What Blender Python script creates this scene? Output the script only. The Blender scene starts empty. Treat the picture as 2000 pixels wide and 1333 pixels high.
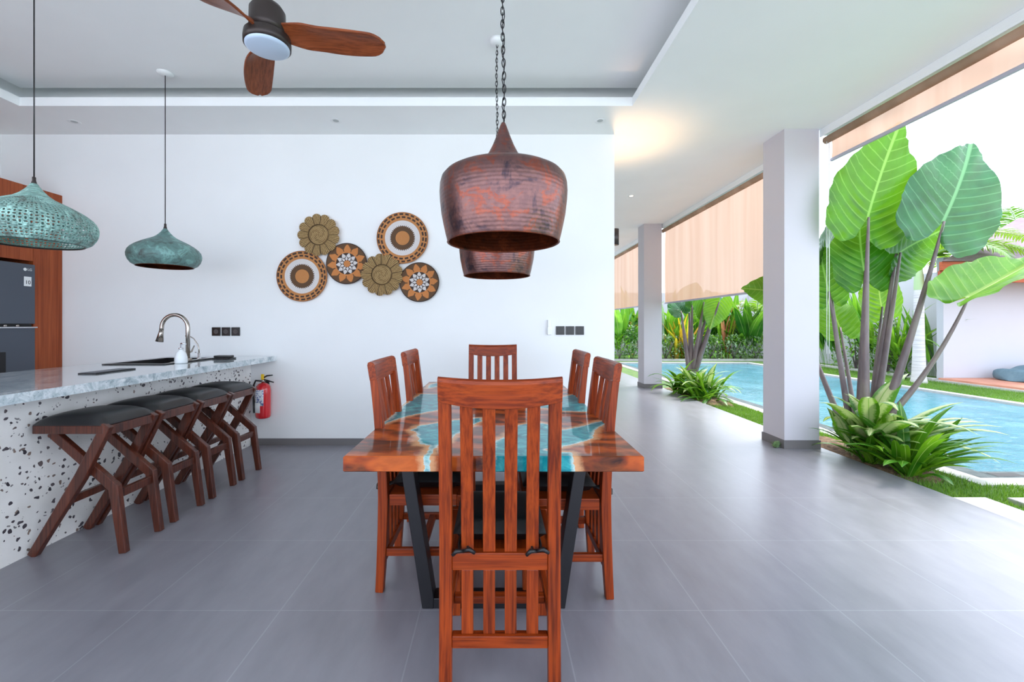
import bpy, bmesh, math, random
import numpy as np
from mathutils import Vector, Matrix, noise
R = math.radians
PI = math.pi
random.seed(7)
S = bpy.context.scene
COL = S.collection

# ---------------------------------------------------------------- camera
F = 840.0                       # focal length in pixels of the 2000 px frame
CX, CY, CH = 967.0, 634.0, 1.24
cam_d = bpy.data.cameras.new('camera'); cam = bpy.data.objects.new('camera', cam_d); COL.objects.link(cam)
cam_d.sensor_width = 36; cam_d.lens = F/2000*36
cam_d.shift_x = (1000-CX)/2000; cam_d.shift_y = (CY-666.5)/2000
cam_d.clip_start = .05; cam_d.clip_end = 300
cam.location = (0, 0, CH); cam.rotation_euler = (R(90), 0, 0)
S.camera = cam

# ---------------------------------------------------------------- sky, sun, exposure
w = bpy.data.worlds.new('sky'); S.world = w; w.use_nodes = True
wn = w.node_tree.nodes; wl = w.node_tree.links
wb = wn['Background']
tc = wn.new('ShaderNodeTexCoord'); nz = wn.new('ShaderNodeTexNoise'); nz.inputs['Scale'].default_value = 2.2; nz.inputs['Detail'].default_value = 4
rp = wn.new('ShaderNodeValToRGB'); rp.color_ramp.elements[0].color = (.60, .75, 1, 1); rp.color_ramp.elements[1].color = (.80, .88, 1, 1)
rp.color_ramp.elements[0].position = .3; rp.color_ramp.elements[1].position = .6
wl.new(tc.outputs['Generated'], nz.inputs['Vector']); wl.new(nz.outputs['Fac'], rp.inputs['Fac']); wl.new(rp.outputs['Color'], wb.inputs['Color'])
wb.inputs['Strength'].default_value = 1.0
sun_d = bpy.data.lights.new('sun', 'SUN'); sun = bpy.data.objects.new('sun', sun_d); COL.objects.link(sun)
sun_d.energy = 1.3; sun_d.angle = R(25); sun_d.color = (1, .95, .86)
sun.rotation_euler = (R(-16), R(24), 0)
S.view_settings.view_transform = 'Standard'; S.view_settings.look = 'None'
S.view_settings.gamma = 1; S.view_settings.use_curve_mapping = False
S.view_settings.exposure = 2.04
S.cycles.diffuse_bounces = 8; S.cycles.max_bounces = 12

# ---------------------------------------------------------------- helpers
def lin(r, g, b):
    f = lambda c: (c/255/12.92) if c/255 <= .04045 else ((c/255+.055)/1.055)**2.4
    return (f(r), f(g), f(b), 1)
def at(px, py, Y):
    return Vector(((px-CX)*Y/F, Y, CH-(py-CY)*Y/F))

class NT:
    def __init__(s, name):
        s.m = bpy.data.materials.new(name); s.m.use_nodes = True
        s.t = s.m.node_tree; s.b = s.t.nodes['Principled BSDF']; s.out = s.t.nodes['Material Output']
    def n(s, typ, **k):
        nd = s.t.nodes.new(typ)
        for a, v in k.items():
            if a.startswith('_'): setattr(nd, a[1:], v)
            else:
                key = int(a[1:]) if a[0] == 'i' and a[1:].isdigit() else a.replace('__', ' ')
                s.set(nd.inputs[key], v)
        return nd
    def set(s, inp, v):
        if isinstance(v, bpy.types.NodeSocket): s.t.links.new(v, inp)
        elif isinstance(v, bpy.types.Node): s.t.links.new(v.outputs[0], inp)
        else: inp.default_value = v
    def math(s, op, a, b=0.0, c=None):
        nd = s.t.nodes.new('ShaderNodeMath'); nd.operation = op
        s.set(nd.inputs[0], a); s.set(nd.inputs[1], b)
        if c is not None: s.set(nd.inputs[2], c)
        return nd.outputs[0]
    def ramp(s, fac, stops, interp='LINEAR'):
        nd = s.t.nodes.new('ShaderNodeValToRGB'); cr = nd.color_ramp; cr.interpolation = interp
        while len(cr.elements) > 1: cr.elements.remove(cr.elements[-1])
        cr.elements[0].position = stops[0][0]; cr.elements[0].color = stops[0][1]
        for p, c in stops[1:]:
            e = cr.elements.new(p); e.color = c
        s.set(nd.inputs[0], fac); return nd.outputs[0]
    def mix(s, f, a, b, mode='MIX'):
        nd = s.t.nodes.new('ShaderNodeMix'); nd.data_type = 'RGBA'; nd.blend_type = mode
        s.set(nd.inputs[0], f); s.set(nd.inputs[6], a); s.set(nd.inputs[7], b); return nd.outputs[2]
    def obj(s, scale=(1,1,1), loc=(0,0,0), rot=(0,0,0), kind='Object'):
        t = s.t.nodes.new('ShaderNodeTexCoord'); mp = s.t.nodes.new('ShaderNodeMapping')
        mp.inputs['Scale'].default_value = scale; mp.inputs['Location'].default_value = loc; mp.inputs['Rotation'].default_value = rot
        s.t.links.new(t.outputs[kind], mp.inputs[0]); return mp.outputs[0]
    def noise(s, vec, scale, detail=3, rough=.5, dist=0):
        nd = s.n('ShaderNodeTexNoise', Scale=scale, Detail=detail, Roughness=rough, Distortion=dist)
        if vec is not None: s.set(nd.inputs['Vector'], vec)
        return nd.outputs['Fac']
    def P(s, **k):
        for a, v in k.items(): s.set(s.b.inputs[a.replace('__', ' ')], v)
    def bump(s, h, strength=.3, dist=.01):
        nd = s.n('ShaderNodeBump', Strength=strength, Distance=dist, Height=h)
        s.t.links.new(nd.outputs[0], s.b.inputs['Normal']); return nd

def simple(name, col, rough=.5, metal=0, **k):
    n = NT(name); n.P(Base__Color=col, Roughness=rough, Metallic=metal, **k); return n.m
M = {}
def wallpaint(name, col):
    n = NT(name); v = n.obj()
    f = n.noise(v, 2, 4); n.P(Base__Color=n.ramp(f, [(.3, col), (.7, tuple(c*.97 for c in col[:3])+(1,))]), Roughness=.75)
    n.bump(n.noise(v, 150, 2), .04, .002); return n.m
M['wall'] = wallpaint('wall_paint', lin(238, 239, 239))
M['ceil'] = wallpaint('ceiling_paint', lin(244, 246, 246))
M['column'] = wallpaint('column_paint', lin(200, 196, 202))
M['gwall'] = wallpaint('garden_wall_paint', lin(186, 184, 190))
M['skirt'] = simple('grey_skirting', lin(112, 108, 108), .5)
def mk_floor():
    n = NT('grey_floor_tile'); v = n.obj(loc=(.605-.28, .605-.048, 0))
    bt = n.n('ShaderNodeTexBrick', _offset=0.0, _squash=1.0, Scale=1.0, Vector=v, Color1=lin(130, 128, 136), Color2=lin(135, 133, 141), Mortar=lin(160, 160, 168))
    bt.inputs['Mortar Size'].default_value = .0028; bt.inputs['Mortar Smooth'].default_value = .1
    bt.inputs['Brick Width'].default_value = .605; bt.inputs['Row Height'].default_value = .605
    f = n.noise(n.obj(scale=(1, .35, 1)), 9, 6, .6)
    f2 = n.noise(n.obj(scale=(.6, 2, 1)), 12, 4, .6)
    c = n.mix(.5, bt.outputs[0], n.ramp(f, [(.3, lin(118, 116, 124)), (.7, lin(146, 144, 152))]))
    n.P(Base__Color=c, Roughness=n.math('ADD', .26, n.math('MULTIPLY', f, .14)), IOR=1.7)
    n.bump(n.math('MULTIPLY', bt.outputs['Fac'], -1), .12, .002)
    return n.m
M['floor'] = mk_floor()
def mk_wood(name, dark, mid, light, scale=1.0, axis=2, rough=.4, coat=.08):
    n = NT(name); sc = [9*scale]*3; sc[axis] = .8*scale
    oi = n.n('ShaderNodeObjectInfo')
    tcn = n.t.nodes.new('ShaderNodeTexCoord')
    va = n.n('ShaderNodeVectorMath', _operation='ADD'); n.set(va.inputs[0], tcn.outputs['Object'])
    cmb = n.n('ShaderNodeCombineXYZ', X=n.math('MULTIPLY', oi.outputs['Random'], 7.0), Y=n.math('MULTIPLY', oi.outputs['Random'], 3.0), Z=0.0)
    n.set(va.inputs[1], cmb.outputs[0])
    mp = n.n('ShaderNodeMapping', Vector=va.outputs[0], Scale=sc)
    f = n.noise(mp.outputs[0], 1.6, 6, .62, 1.2)
    sc2 = [70*scale]*3; sc2[axis] = 2*scale
    mp2 = n.n('ShaderNodeMapping', Vector=va.outputs[0], Scale=sc2)
    g = n.noise(mp2.outputs[0], 1.5, 3, .6)
    c = n.ramp(f, [(.28, dark), (.48, mid), (.72, light)])
    c = n.mix(.45, c, n.ramp(g, [(.35, dark), (.6, light)]))
    n.P(Base__Color=c, Roughness=rough, Coat__Weight=coat, Coat__Roughness=.15, Specular__IOR__Level=.22)
    n.bump(g, .1, .002); return n.m
TEAK = (lin(62, 18, 5), lin(128, 44, 12), lin(162, 68, 20))
M['teak'] = mk_wood('teak_upright', *TEAK)
M['teak_h'] = mk_wood('teak_crosswise', *TEAK, axis=0)
M['teak_y'] = mk_wood('teak_lengthwise', *TEAK, axis=1)
M['stool_wood'] = mk_wood('dark_stool_wood', lin(40, 18, 14), lin(74, 36, 27), lin(104, 54, 38), rough=.3, coat=.4)
M['cab_wood'] = mk_wood('cabinet_veneer', lin(118, 50, 24), lin(150, 70, 36), lin(172, 88, 48), scale=.5, rough=.45)
M['fan_wood'] = mk_wood('fan_blade_wood', lin(92, 44, 24), lin(128, 64, 36), lin(160, 86, 50), axis=0, rough=.35)
M['deck_wood'] = mk_wood('deck_boards', lin(150, 96, 80), lin(190, 128, 104), lin(214, 156, 130), axis=1, rough=.6, coat=0)
M['fascia'] = mk_wood('roof_fascia_wood', lin(120, 46, 20), lin(160, 70, 34), lin(184, 92, 52), axis=0, rough=.5)
def mk_leather(name, col, r):
    n = NT(name); v = n.obj(); n.P(Base__Color=col, Roughness=r)
    n.bump(n.noise(v, 220, 3), .12, .002); return n.m
M['leather'] = mk_leather('black_leather', lin(34, 33, 34), .36)
M['cushion'] = mk_leather('black_cushion_fabric', lin(16, 15, 17), .45)
M['blacksteel'] = simple('black_powder_steel', lin(26, 24, 28), .4, .2)
M['black'] = simple('black_plastic', lin(18, 17, 18), .3)
M['socket_black'] = simple('black_glass_plate', lin(10, 9, 10), .2)
M['sockin'] = simple('dark_socket_insert', lin(70, 62, 60), .4)
M['steel'] = simple('brushed_nickel', lin(176, 168, 160), .22, 1.0)
M['chrome'] = simple('chrome', lin(215, 216, 220), .08, 1.0)
M['white'] = simple('white_plastic', lin(236, 238, 238), .35)
M['ceramic'] = simple('white_ceramic', lin(232, 236, 238), .15)
M['frosted'] = simple('frosted_lamp_cover', lin(200, 218, 240), .3)
M['bronze'] = simple('dark_bronze', lin(62, 54, 52), .4, .5)
M['fridge'] = NT('dark_steel_fridge')
n = M['fridge']; n.P(Base__Color=lin(84, 90, 100), Roughness=.42, Metallic=.35)
n.bump(n.noise(n.obj(scale=(1, 1, 60)), 6, 2), .05, .002); M['fridge'] = n.m
M['red'] = simple('red_enamel', lin(206, 22, 34), .2, 0, Coat__Weight=.6)
M['yellow'] = simple('yellow_tag', lin(240, 196, 30), .4)
M['lightgap'] = simple('dark_gap', lin(14, 14, 15), .6)
def mk_terrazzo():
    n = NT('white_terrazzo'); v = n.obj()
    wv = n.n('ShaderNodeTexNoise', Scale=28.0, Detail=1.0, Vector=v)
    v2 = n.n('ShaderNodeMixRGB', Fac=.035, Color1=v, Color2=wv.outputs['Color']).outputs[0]
    def chips(sc, th, vary):
        vo = n.n('ShaderNodeTexVoronoi', Scale=sc, Vector=v2)
        sep = n.n('ShaderNodeSeparateColor', Color=vo.outputs['Color'])
        t = n.math('MULTIPLY', n.math('POWER', sep.outputs[0], vary), th)
        return n.math('LESS_THAN', vo.outputs['Distance'], t), sep.outputs[1]
    a, ca = chips(31, .36, 1.6); b, cb = chips(52, .34, 2.6)
    base = n.ramp(n.noise(v, 6, 3), [(.3, lin(226, 224, 220)), (.7, lin(240, 238, 235))])
    c = n.mix(b, base, n.ramp(cb, [(0, lin(90, 88, 92)), (1, lin(170, 166, 164))]))
    c = n.mix(a, c, n.ramp(ca, [(0, lin(44, 42, 50)), (.6, lin(84, 78, 84)), (1, lin(140, 120, 108))]))
    n.P(Base__Color=c, Roughness=.4); return n.m
M['terrazzo'] = mk_terrazzo()
def mk_granite():
    n = NT('pale_granite'); v = n.obj()
    f = n.noise(v, 14, 8, .72, .8); g = n.noise(v, 90, 4, .7); h = n.noise(n.obj(scale=(1, .4, 1)), 3.2, 4, .6, 2)
    c = n.ramp(f, [(.3, lin(112, 128, 136)), (.45, lin(170, 184, 190)), (.58, lin(206, 214, 218)), (.72, lin(232, 235, 236))])
    c = n.mix(n.math('MULTIPLY', n.math('GREATER_THAN', g, .6), .45), c, lin(92, 104, 112))
    c = n.mix(n.ramp(h, [(.52, (0,)*3+(1,)), (.6, (.7,)*3+(1,)), (.68, (0,)*3+(1,))]), c, lin(238, 240, 240))
    n.P(Base__Color=c, Roughness=.08, Coat__Weight=.5, Coat__Roughness=.04); return n.m
M['granite'] = mk_granite()
def mk_copper(name, a, b, c, ring=85, metal=.75, rough=.34):
    n = NT(name); v = n.obj()
    f = n.noise(v, 9, 5, .65, .6); g = n.noise(v, 30, 3, .6)
    col = n.ramp(f, [(.36, a), (.46, b), (.54, b), (.60, c), (.66, b)]); col = n.mix(.3, col, n.ramp(g, [(.4, a), (.6, b)]))
    n.P(Base__Color=col, Metallic=metal, Roughness=rough)
    sp = n.n('ShaderNodeSeparateXYZ', Vector=v)
    wv = n.math('SINE', n.math('MULTIPLY', sp.outputs[2], ring*2*PI))
    ham = n.n('ShaderNodeTexVoronoi', Scale=60.0, Vector=v)
    n.bump(n.math('ADD', n.math('MULTIPLY', wv, .20), n.math('MULTIPLY', ham.outputs['Distance'], .7)), .18, .004); return n.m
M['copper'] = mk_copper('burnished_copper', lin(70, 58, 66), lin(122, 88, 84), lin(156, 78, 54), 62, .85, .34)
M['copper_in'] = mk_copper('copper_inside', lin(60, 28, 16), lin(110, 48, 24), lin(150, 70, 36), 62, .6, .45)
M['verdigris'] = mk_copper('verdigris_patina', lin(78, 88, 86), lin(108, 144, 140), lin(140, 188, 182), 40, .25, .5)
M['verdigris_hi'] = mk_copper('bright_verdigris', lin(100, 104, 96), lin(138, 180, 172), lin(190, 240, 230), 40, .1, .5)
def mk_tabletop():
    n = NT('river_table_wood_and_resin')
    at_ = n.n('ShaderNodeAttribute', _attribute_name='resin')
    v = n.obj()
    d = n.math('ADD', at_.outputs['Fac'], n.math('MULTIPLY', n.math('SUBTRACT', n.noise(v, 14, 7, .7), .5), .07))
    # d > 0 : resin, distance in metres
    warp = n.noise(v, 2.6, 3, .5)
    g = n.n('ShaderNodeTexWave', _wave_type='BANDS', _bands_direction='Y', Scale=1.7, Distortion=11.0, Detail=4.0, Detail__Scale=1.6, Detail__Roughness=.62, Vector=n.obj(scale=(.75, 1.2, 1), rot=(0, 0, R(18))))
    fine = n.noise(n.obj(scale=(3, 40, 8), rot=(0, 0, R(18))), 3, 4, .6, .5)
    wood = n.ramp(g.outputs['Fac'], [(.05, lin(30, 8, 3)), (.28, lin(92, 26, 6)), (.55, lin(150, 54, 12)), (.95, lin(196, 92, 28))])
    wood = n.mix(.4, wood, n.ramp(fine, [(.35, lin(54, 16, 5)), (.65, lin(186, 92, 34))]))
    knots = n.noise(v, 5.5, 2, .5, .4)
    wood = n.mix(n.ramp(knots, [(.66, (0,)*3+(1,)), (.72, (.9,)*3+(1,))]), wood, lin(44, 20, 14))
    sap = n.ramp(n.math('MULTIPLY', d, -1.0), [(0, (.95,)*3+(1,)), (.014, (.75,)*3+(1,)), (.036, (0,)*3+(1,))])
    wood = n.mix(sap, wood, n.mix(fine, lin(206, 140, 86), lin(232, 184, 140)))
    pearl = n.noise(n.obj(scale=(1, 1.6, 1)), 7, 6, .6, 2.2)
    resin = n.ramp(pearl, [(.3, lin(0, 96, 112)), (.5, lin(8, 142, 154)), (.66, lin(64, 184, 188)), (.8, lin(200, 226, 222))])
    edge = n.ramp(d, [(0, (1,)*3+(1,)), (.006, (.7,)*3+(1,)), (.016, (0,)*3+(1,))])
    resin = n.mix(n.math('MULTIPLY', edge, .75), resin, lin(214, 232, 226))
    m = n.math('GREATER_THAN', d, 0.0)
    n.P(Base__Color=n.mix(m, wood, resin), Roughness=.4, Specular__IOR__Level=.15, Coat__Weight=.6, Coat__Roughness=.03); return n.m
M['tabletop'] = mk_tabletop()
def mk_straw(name, a, b):
    n = NT(name); v = n.obj()
    c = n.ramp(n.noise(v, 60, 3, .7), [(.3, a), (.7, b)]); n.P(Base__Color=c, Roughness=.8)
    n.bump(n.noise(v, 220, 2), .5, .003); return n.m
M['straw'] = mk_straw('dried_straw', lin(140, 112, 70), lin(196, 168, 118))
def mk_vcol():
    n = NT('woven_coils'); a = n.n('ShaderNodeAttribute', _attribute_name='Col')
    v = n.obj(); f = n.noise(v, 160, 2, .6)
    c = n.mix(n.math('MULTIPLY', f, .5), a.outputs['Color'], n.mix(.5, a.outputs['Color'], lin(30, 16, 10)))
    n.P(Base__Color=c, Roughness=.8)
    n.bump(n.noise(v, 260, 2), .5, .003); return n.m
M['woven'] = mk_vcol()
def mk_blind(name, col, trans):
    n = NT(name); v = n.obj(scale=(1, 1, .05))
    f = n.noise(v, 5, 3, .5, .4)
    c = n.mix(n.ramp(f, [(.35, (.0,)*3+(1,)), (.7, (.5,)*3+(1,))]), col, lin(212, 180, 158))
    df = n.n('ShaderNodeBsdfDiffuse', Color=c); tr = n.n('ShaderNodeBsdfTranslucent', Color=c)
    tp = n.n('ShaderNodeBsdfTransparent', Color=(1, .95, .88, 1))
    m1 = n.n('ShaderNodeMixShader', Fac=trans, i1=df, i2=tr); m2 = n.n('ShaderNodeMixShader', Fac=.05, i1=m1, i2=tp)
    n.t.links.new(m2.outputs[0], n.out.inputs[0]); return n.m
M['blind'] = mk_blind('sand_blind_fabric', lin(196, 156, 130), .5)
def mk_water():
    n = NT('pool_water'); v = n.obj(scale=(1, 1, 1))
    r = n.noise(v, 1.2, 4, .55, 1.0); q = n.noise(n.obj(scale=(1.6, 3.2, 1)), 3.0, 4, .6, 1.5)
    c = n.ramp(r, [(.3, lin(40, 104, 118)), (.55, lin(66, 126, 142)), (.75, lin(96, 148, 162))])
    c = n.mix(n.ramp(q, [(.56, (0,)*3+(1,)), (.68, (.4,)*3+(1,))]), c, lin(140, 176, 186))
    n.P(Base__Color=c, Roughness=.06, IOR=1.33)
    n.bump(n.math('ADD', q, n.noise(n.obj(scale=(2, 5, 1)), 6, 3)), .25, .03); return n.m
M['water'] = mk_water()
def mk_noise(name, cols, sc=8, rough=.8, bump=.3, bs=60, scale3=(1, 1, 1)):
    n = NT(name); v = n.obj(scale=scale3); k = len(cols)
    c = n.ramp(n.noise(v, sc, 5, .65), [(.28+.44*i/(k-1), cols[i]) for i in range(k)])
    n.P(Base__Color=c, Roughness=rough); n.bump(n.noise(v, bs, 3), bump, .01); return n.m
M['lawn'] = mk_noise('lawn_base', [lin(46, 78, 24), lin(78, 112, 44), lin(116, 124, 64)], 12)
M['stone'] = mk_noise('grey_pool_stone', [lin(48, 58, 62), lin(72, 82, 84), lin(92, 100, 102)], 10)
M['paver'] = mk_noise('pale_paving', [lin(164, 162, 158), lin(184, 181, 176)], 10, .8, .15)
M['bounce'] = simple('pale_bounce_ground', lin(226, 224, 220), .8)  # for the added out-of-view ground that reflects daylight indoors
M['soil'] = mk_noise('brown_soil', [lin(64, 46, 34), lin(112, 86, 64), lin(150, 122, 96)], 30, .95, .8, 50)
M['shingle'] = mk_noise('mauve_roof_shingles', [lin(112, 92, 102), lin(142, 122, 132)], 8, .8, .5, 30, (1, 1, 6))
M['bluecloth'] = mk_noise('faded_blue_canvas', [lin(84, 110, 122), lin(108, 134, 144)], 6, .8, .2)
M['palmtrunk'] = mk_noise('ringed_palm_trunk', [lin(150, 140, 140), lin(196, 190, 190), lin(214, 208, 206)], 4, .8, .5, 5, (.3, .3, 9))
M['greenshaft'] = simple('pale_green_crownshaft', lin(168, 190, 140), .5)
def leafmat(name, fn, trans=.35, rough=.35):
    """fn(n, u, v) -> colour ; u across 0..1, v along 0..1"""
    n = NT(name); uv = n.n('ShaderNodeUVMap', _uv_map='UV'); sp = n.n('ShaderNodeSeparateXYZ', Vector=uv.outputs[0])
    c = fn(n, sp.outputs[0], sp.outputs[1])
    n.P(Base__Color=c, Roughness=rough)
    tr = n.n('ShaderNodeBsdfTranslucent', Color=n.mix(.35, c, lin(170, 220, 40), 'MIX'))
    ms = n.n('ShaderNodeMixShader', Fac=trans, i1=n.b, i2=tr)
    n.t.links.new(ms.outputs[0], n.out.inputs[0]); return n
def hue(a, b):
    def fn(n, u, v):
        oi = n.noise(n.obj(), 3.5, 3)
        c = n.ramp(oi, [(.3, a), (.7, b)])
        rib = n.math('LESS_THAN', n.math('ABSOLUTE', n.math('SUBTRACT', u, .5)), .035)
        return n.mix(n.math('MULTIPLY', rib, .5), c, lin(190, 214, 120))
    return fn
def varieg(n, u, v):
    a = n.math('MULTIPLY', n.math('ABSOLUTE', n.math('SUBTRACT', u, .5)), 2.0)
    k = n.math('ADD', a, n.math('MULTIPLY', n.math('SUBTRACT', n.noise(n.obj(), 45, 3), .5), .55))
    edge = n.ramp(k, [(.40, (0,)*3+(1,)), (.72, (1,)*3+(1,))])
    c = n.mix(edge, lin(196, 206, 146), n.ramp(n.noise(n.obj(), 4, 2), [(.3, lin(34, 96, 22)), (.7, lin(82, 142, 28))]))
    return n.mix(n.math('MULTIPLY', n.math('LESS_THAN', a, .05), .8), c, lin(120, 170, 70))
def alocasia(g1, g2, vein):
    def fn(n, u, v):
        # u = x/L + .5, v = y/L ; side veins run up and outwards from the midrib
        ax = n.math('ABSOLUTE', n.math('SUBTRACT', u, .5))
        t = n.math('SUBTRACT', v, n.math('ADD', n.math('MULTIPLY', ax, .42), n.math('MULTIPLY', n.math('MULTIPLY', ax, ax), .75)))
        fr = n.math('FRACT', n.math('MULTIPLY', n.math('ADD', t, 1.0), 9.0))
        dd = n.math('ABSOLUTE', n.math('SUBTRACT', fr, .5))
        line = n.ramp(dd, [(.0, (1,)*3+(1,)), (.045, (.5,)*3+(1,)), (.09, (0,)*3+(1,))])
        mid = n.ramp(ax, [(.0, (1,)*3+(1,)), (.010, (1,)*3+(1,)), (.018, (0,)*3+(1,))])
        base = n.ramp(n.noise(n.obj(), 5, 4), [(.3, g1), (.7, g2)])
        return n.mix(n.math('MAXIMUM', n.math('MULTIPLY', line, .55), n.math('MULTIPLY', mid, .9)), base, vein)
    return fn
M['aloc_under'] = leafmat('elephant_ear_underside', alocasia(lin(20, 92, 16), lin(48, 126, 26), lin(130, 180, 90)), .45, .42).m
M['aloc_top'] = leafmat('elephant_ear_glossy_top', alocasia(lin(16, 76, 42), lin(40, 112, 62), lin(110, 166, 112)), .22, .25).m
M['aloc_lime'] = leafmat('elephant_ear_lime', alocasia(lin(66, 122, 18), lin(106, 158, 32), lin(160, 184, 90)), .4, .4).m
M['petiole'] = mk_noise('mauve_brown_petiole', [lin(78, 66, 70), lin(112, 98, 98), lin(128, 122, 108)], 5, .4, .1, 20, (1, 1, .3))
M['lily'] = leafmat('strap_leaf_green', hue(lin(22, 82, 14), lin(68, 136, 24))).m
M['lily_pale'] = leafmat('strap_leaf_lime', hue(lin(76, 132, 22), lin(130, 176, 44))).m
M['varieg'] = leafmat('cream_centred_leaf', varieg, .3).m
M['helic'] = leafmat('paddle_leaf_green', hue(lin(28, 92, 30), lin(66, 134, 44))).m
M['helic_l'] = leafmat('paddle_leaf_bright', hue(lin(70, 134, 36), lin(124, 180, 56))).m
M['croton'] = leafmat('yellow_orange_leaf', hue(lin(214, 120, 30), lin(232, 204, 60)), .3).m
M['pinkbract'] = leafmat('pink_bract', hue(lin(196, 84, 66), lin(228, 150, 120)), .3).m
M['greyleaf'] = leafmat('grey_green_small_leaf', hue(lin(84, 122, 80), lin(166, 188, 146)), .25).m
M['palm'] = leafmat('palm_leaflet', hue(lin(54, 104, 22), lin(120, 154, 48)), .35).m
M['palm_d'] = leafmat('dark_palm_leaflet', hue(lin(30, 92, 44), lin(80, 140, 60)), .3).m
M['grassblade'] = leafmat('grass_blade', hue(lin(50, 100, 18), lin(96, 140, 42)), .35, .6).m

class MB:
    def __init__(s): s.v = []; s.f = []; s.uv = None; s.sm = []
    def add(s, vs, fs, smooth=False, uvs=None):
        o = len(s.v); s.v += [Vector(v) for v in vs]; s.f += [tuple(i+o for i in f) for f in fs]; s.sm += [smooth]*len(fs)
        if uvs is not None:
            if s.uv is None: s.uv = {}
            for i, u in enumerate(uvs): s.uv[o+i] = u
        return s
    def box(s, x0, x1, y0, y1, z0, z1):
        return s.add([(x0,y0,z0),(x1,y0,z0),(x1,y1,z0),(x0,y1,z0),(x0,y0,z1),(x1,y0,z1),(x1,y1,z1),(x0,y1,z1)],
                     [(0,3,2,1),(4,5,6,7),(0,1,5,4),(1,2,6,5),(2,3,7,6),(3,0,4,7)])
    def prism(s, pts, axis, a, b):
        """closed polygon pts in the plane across `axis`, extruded from a to b"""
        def P(p, t):
            q = [p[0], p[1]]; q.insert(axis, t); return q
        k = len(pts); vs = [P(p, a) for p in pts]+[P(p, b) for p in pts]
        return s.add(vs, [tuple(range(k))[::-1], tuple(range(k, 2*k))]+[(i, (i+1)%k, k+(i+1)%k, k+i) for i in range(k)])
    def strip(s, path, axis, a, b, w):
        """bar of width w following a 2-D path, extruded along axis"""
        L = []; Rr = []
        for i, p in enumerate(path):
            p = Vector(p); t = Vector((0, 0))
            if i > 0: t += (p-Vector(path[i-1])).normalized()
            if i < len(path)-1: t += (Vector(path[i+1])-p).normalized()
            t.normalize(); nn = Vector((-t.y, t.x)); ww = w[i] if isinstance(w, (list, tuple)) else w
            L.append(p+nn*ww/2); Rr.append(p-nn*ww/2)
        for i in range(len(path)-1):
            pass
        k = len(path)
        def P(p, t):
            q = [p[0], p[1]]; q.insert(axis, t); return q
        vs = [P(p, a) for p in L]+[P(p, a) for p in Rr]+[P(p, b) for p in L]+[P(p, b) for p in Rr]
        fs = []
        for i in range(k-1):
            fs += [(i, i+1, k+i+1, k+i), (2*k+i, 3*k+i, 3*k+i+1, 2*k+i+1), (i, 2*k+i, 2*k+i+1, i+1), (k+i, k+i+1, 3*k+i+1, 3*k+i)]
        fs += [(0, k, 3*k, 2*k), (k-1, 3*k-1, 4*k-1, 2*k-1)]
        return s.add(vs, fs)
    def lathe(s, prof, n=48, c=(0,0,0), smooth=True, cap0=False, cap1=False):
        vs = []; fs = []
        for r, z in prof:
            for i in range(n):
                a = 2*PI*i/n; vs.append((c[0]+r*math.cos(a), c[1]+r*math.sin(a), c[2]+z))
        for j in range(len(prof)-1):
            for i in range(n):
                fs.append((j*n+i, j*n+(i+1)%n, (j+1)*n+(i+1)%n, (j+1)*n+i))
        if cap0: fs.append(tuple(range(n))[::-1])
        if cap1: fs.append(tuple(range((len(prof)-1)*n, len(prof)*n)))
        return s.add(vs, fs, smooth)
    def tube(s, pts, r, n=10, cap=True, closed=False):
        pts = [Vector(p) for p in pts]; k = len(pts); vs = []; fs = []
        up = None
        for i, p in enumerate(pts):
            if closed: t = (pts[(i+1)%k]-pts[i-1]).normalized()
            else: t = (pts[min(i+1, k-1)]-pts[max(i-1, 0)]).normalized()
            if up is None:
                up = Vector((0, 0, 1)) if abs(t.z) < .9 else Vector((1, 0, 0))
            a = t.cross(up).normalized(); b = a.cross(t).normalized(); up = b
            rr = r[i] if isinstance(r, (list, tuple)) else r
            for j in range(n):
                q = 2*PI*j/n; vs.append(p+a*rr*math.cos(q)+b*rr*math.sin(q))
        for i in range(k if closed else k-1):
            for j in range(n):
                i2 = (i+1)%k
                fs.append((i*n+j, i*n+(j+1)%n, i2*n+(j+1)%n, i2*n+j))
        if cap and not closed: fs += [tuple(range(n))[::-1], tuple(range((k-1)*n, k*n))]
        return s.add(vs, fs, True)
    def ribbon(s, pts, widths, side, fold=0.0, lift=None, nseg=2):
        """leaf surface along pts; side vector across; V-fold"""
        pts = [Vector(p) for p in pts]; k = len(pts); vs = []; fs = []; uv = []
        side = Vector(side)
        for i, p in enumerate(pts):
            t = (pts[min(i+1, k-1)]-pts[max(i-1, 0)]).normalized()
            sd = (side-t*side.dot(t)).normalized(); nr = sd.cross(t)
            for j in range(nseg+1):
                u = j/nseg; q = (u-.5)*widths[i]
                vs.append(p+sd*q+nr*abs(q)*fold); uv.append((u, i/(k-1)))
        m = nseg+1
        for i in range(k-1):
            for j in range(nseg): fs.append((i*m+j, i*m+j+1, (i+1)*m+j+1, (i+1)*m+j))
        return s.add(vs, fs, True, uv)
    def build(s, name, mat, parent=None, bevel=0, seg=2, solid=0, sub=0, tags=None):
        me = bpy.data.meshes.new(name); me.from_pydata([tuple(v) for v in s.v], [], s.f)
        for p, q in zip(me.polygons, s.sm): p.use_smooth = q
        if s.uv is not None:
            l = me.uv_layers.new(name='UV'); d = [0.0]*(2*len(me.loops))
            for i, lp in enumerate(me.loops):
                u = s.uv.get(lp.vertex_index, (0.5, 0.5)); d[2*i] = u[0]; d[2*i+1] = u[1]
            l.data.foreach_set('uv', d)
        me.update(); me.materials.append(M[mat] if isinstance(mat, str) else mat)
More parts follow.
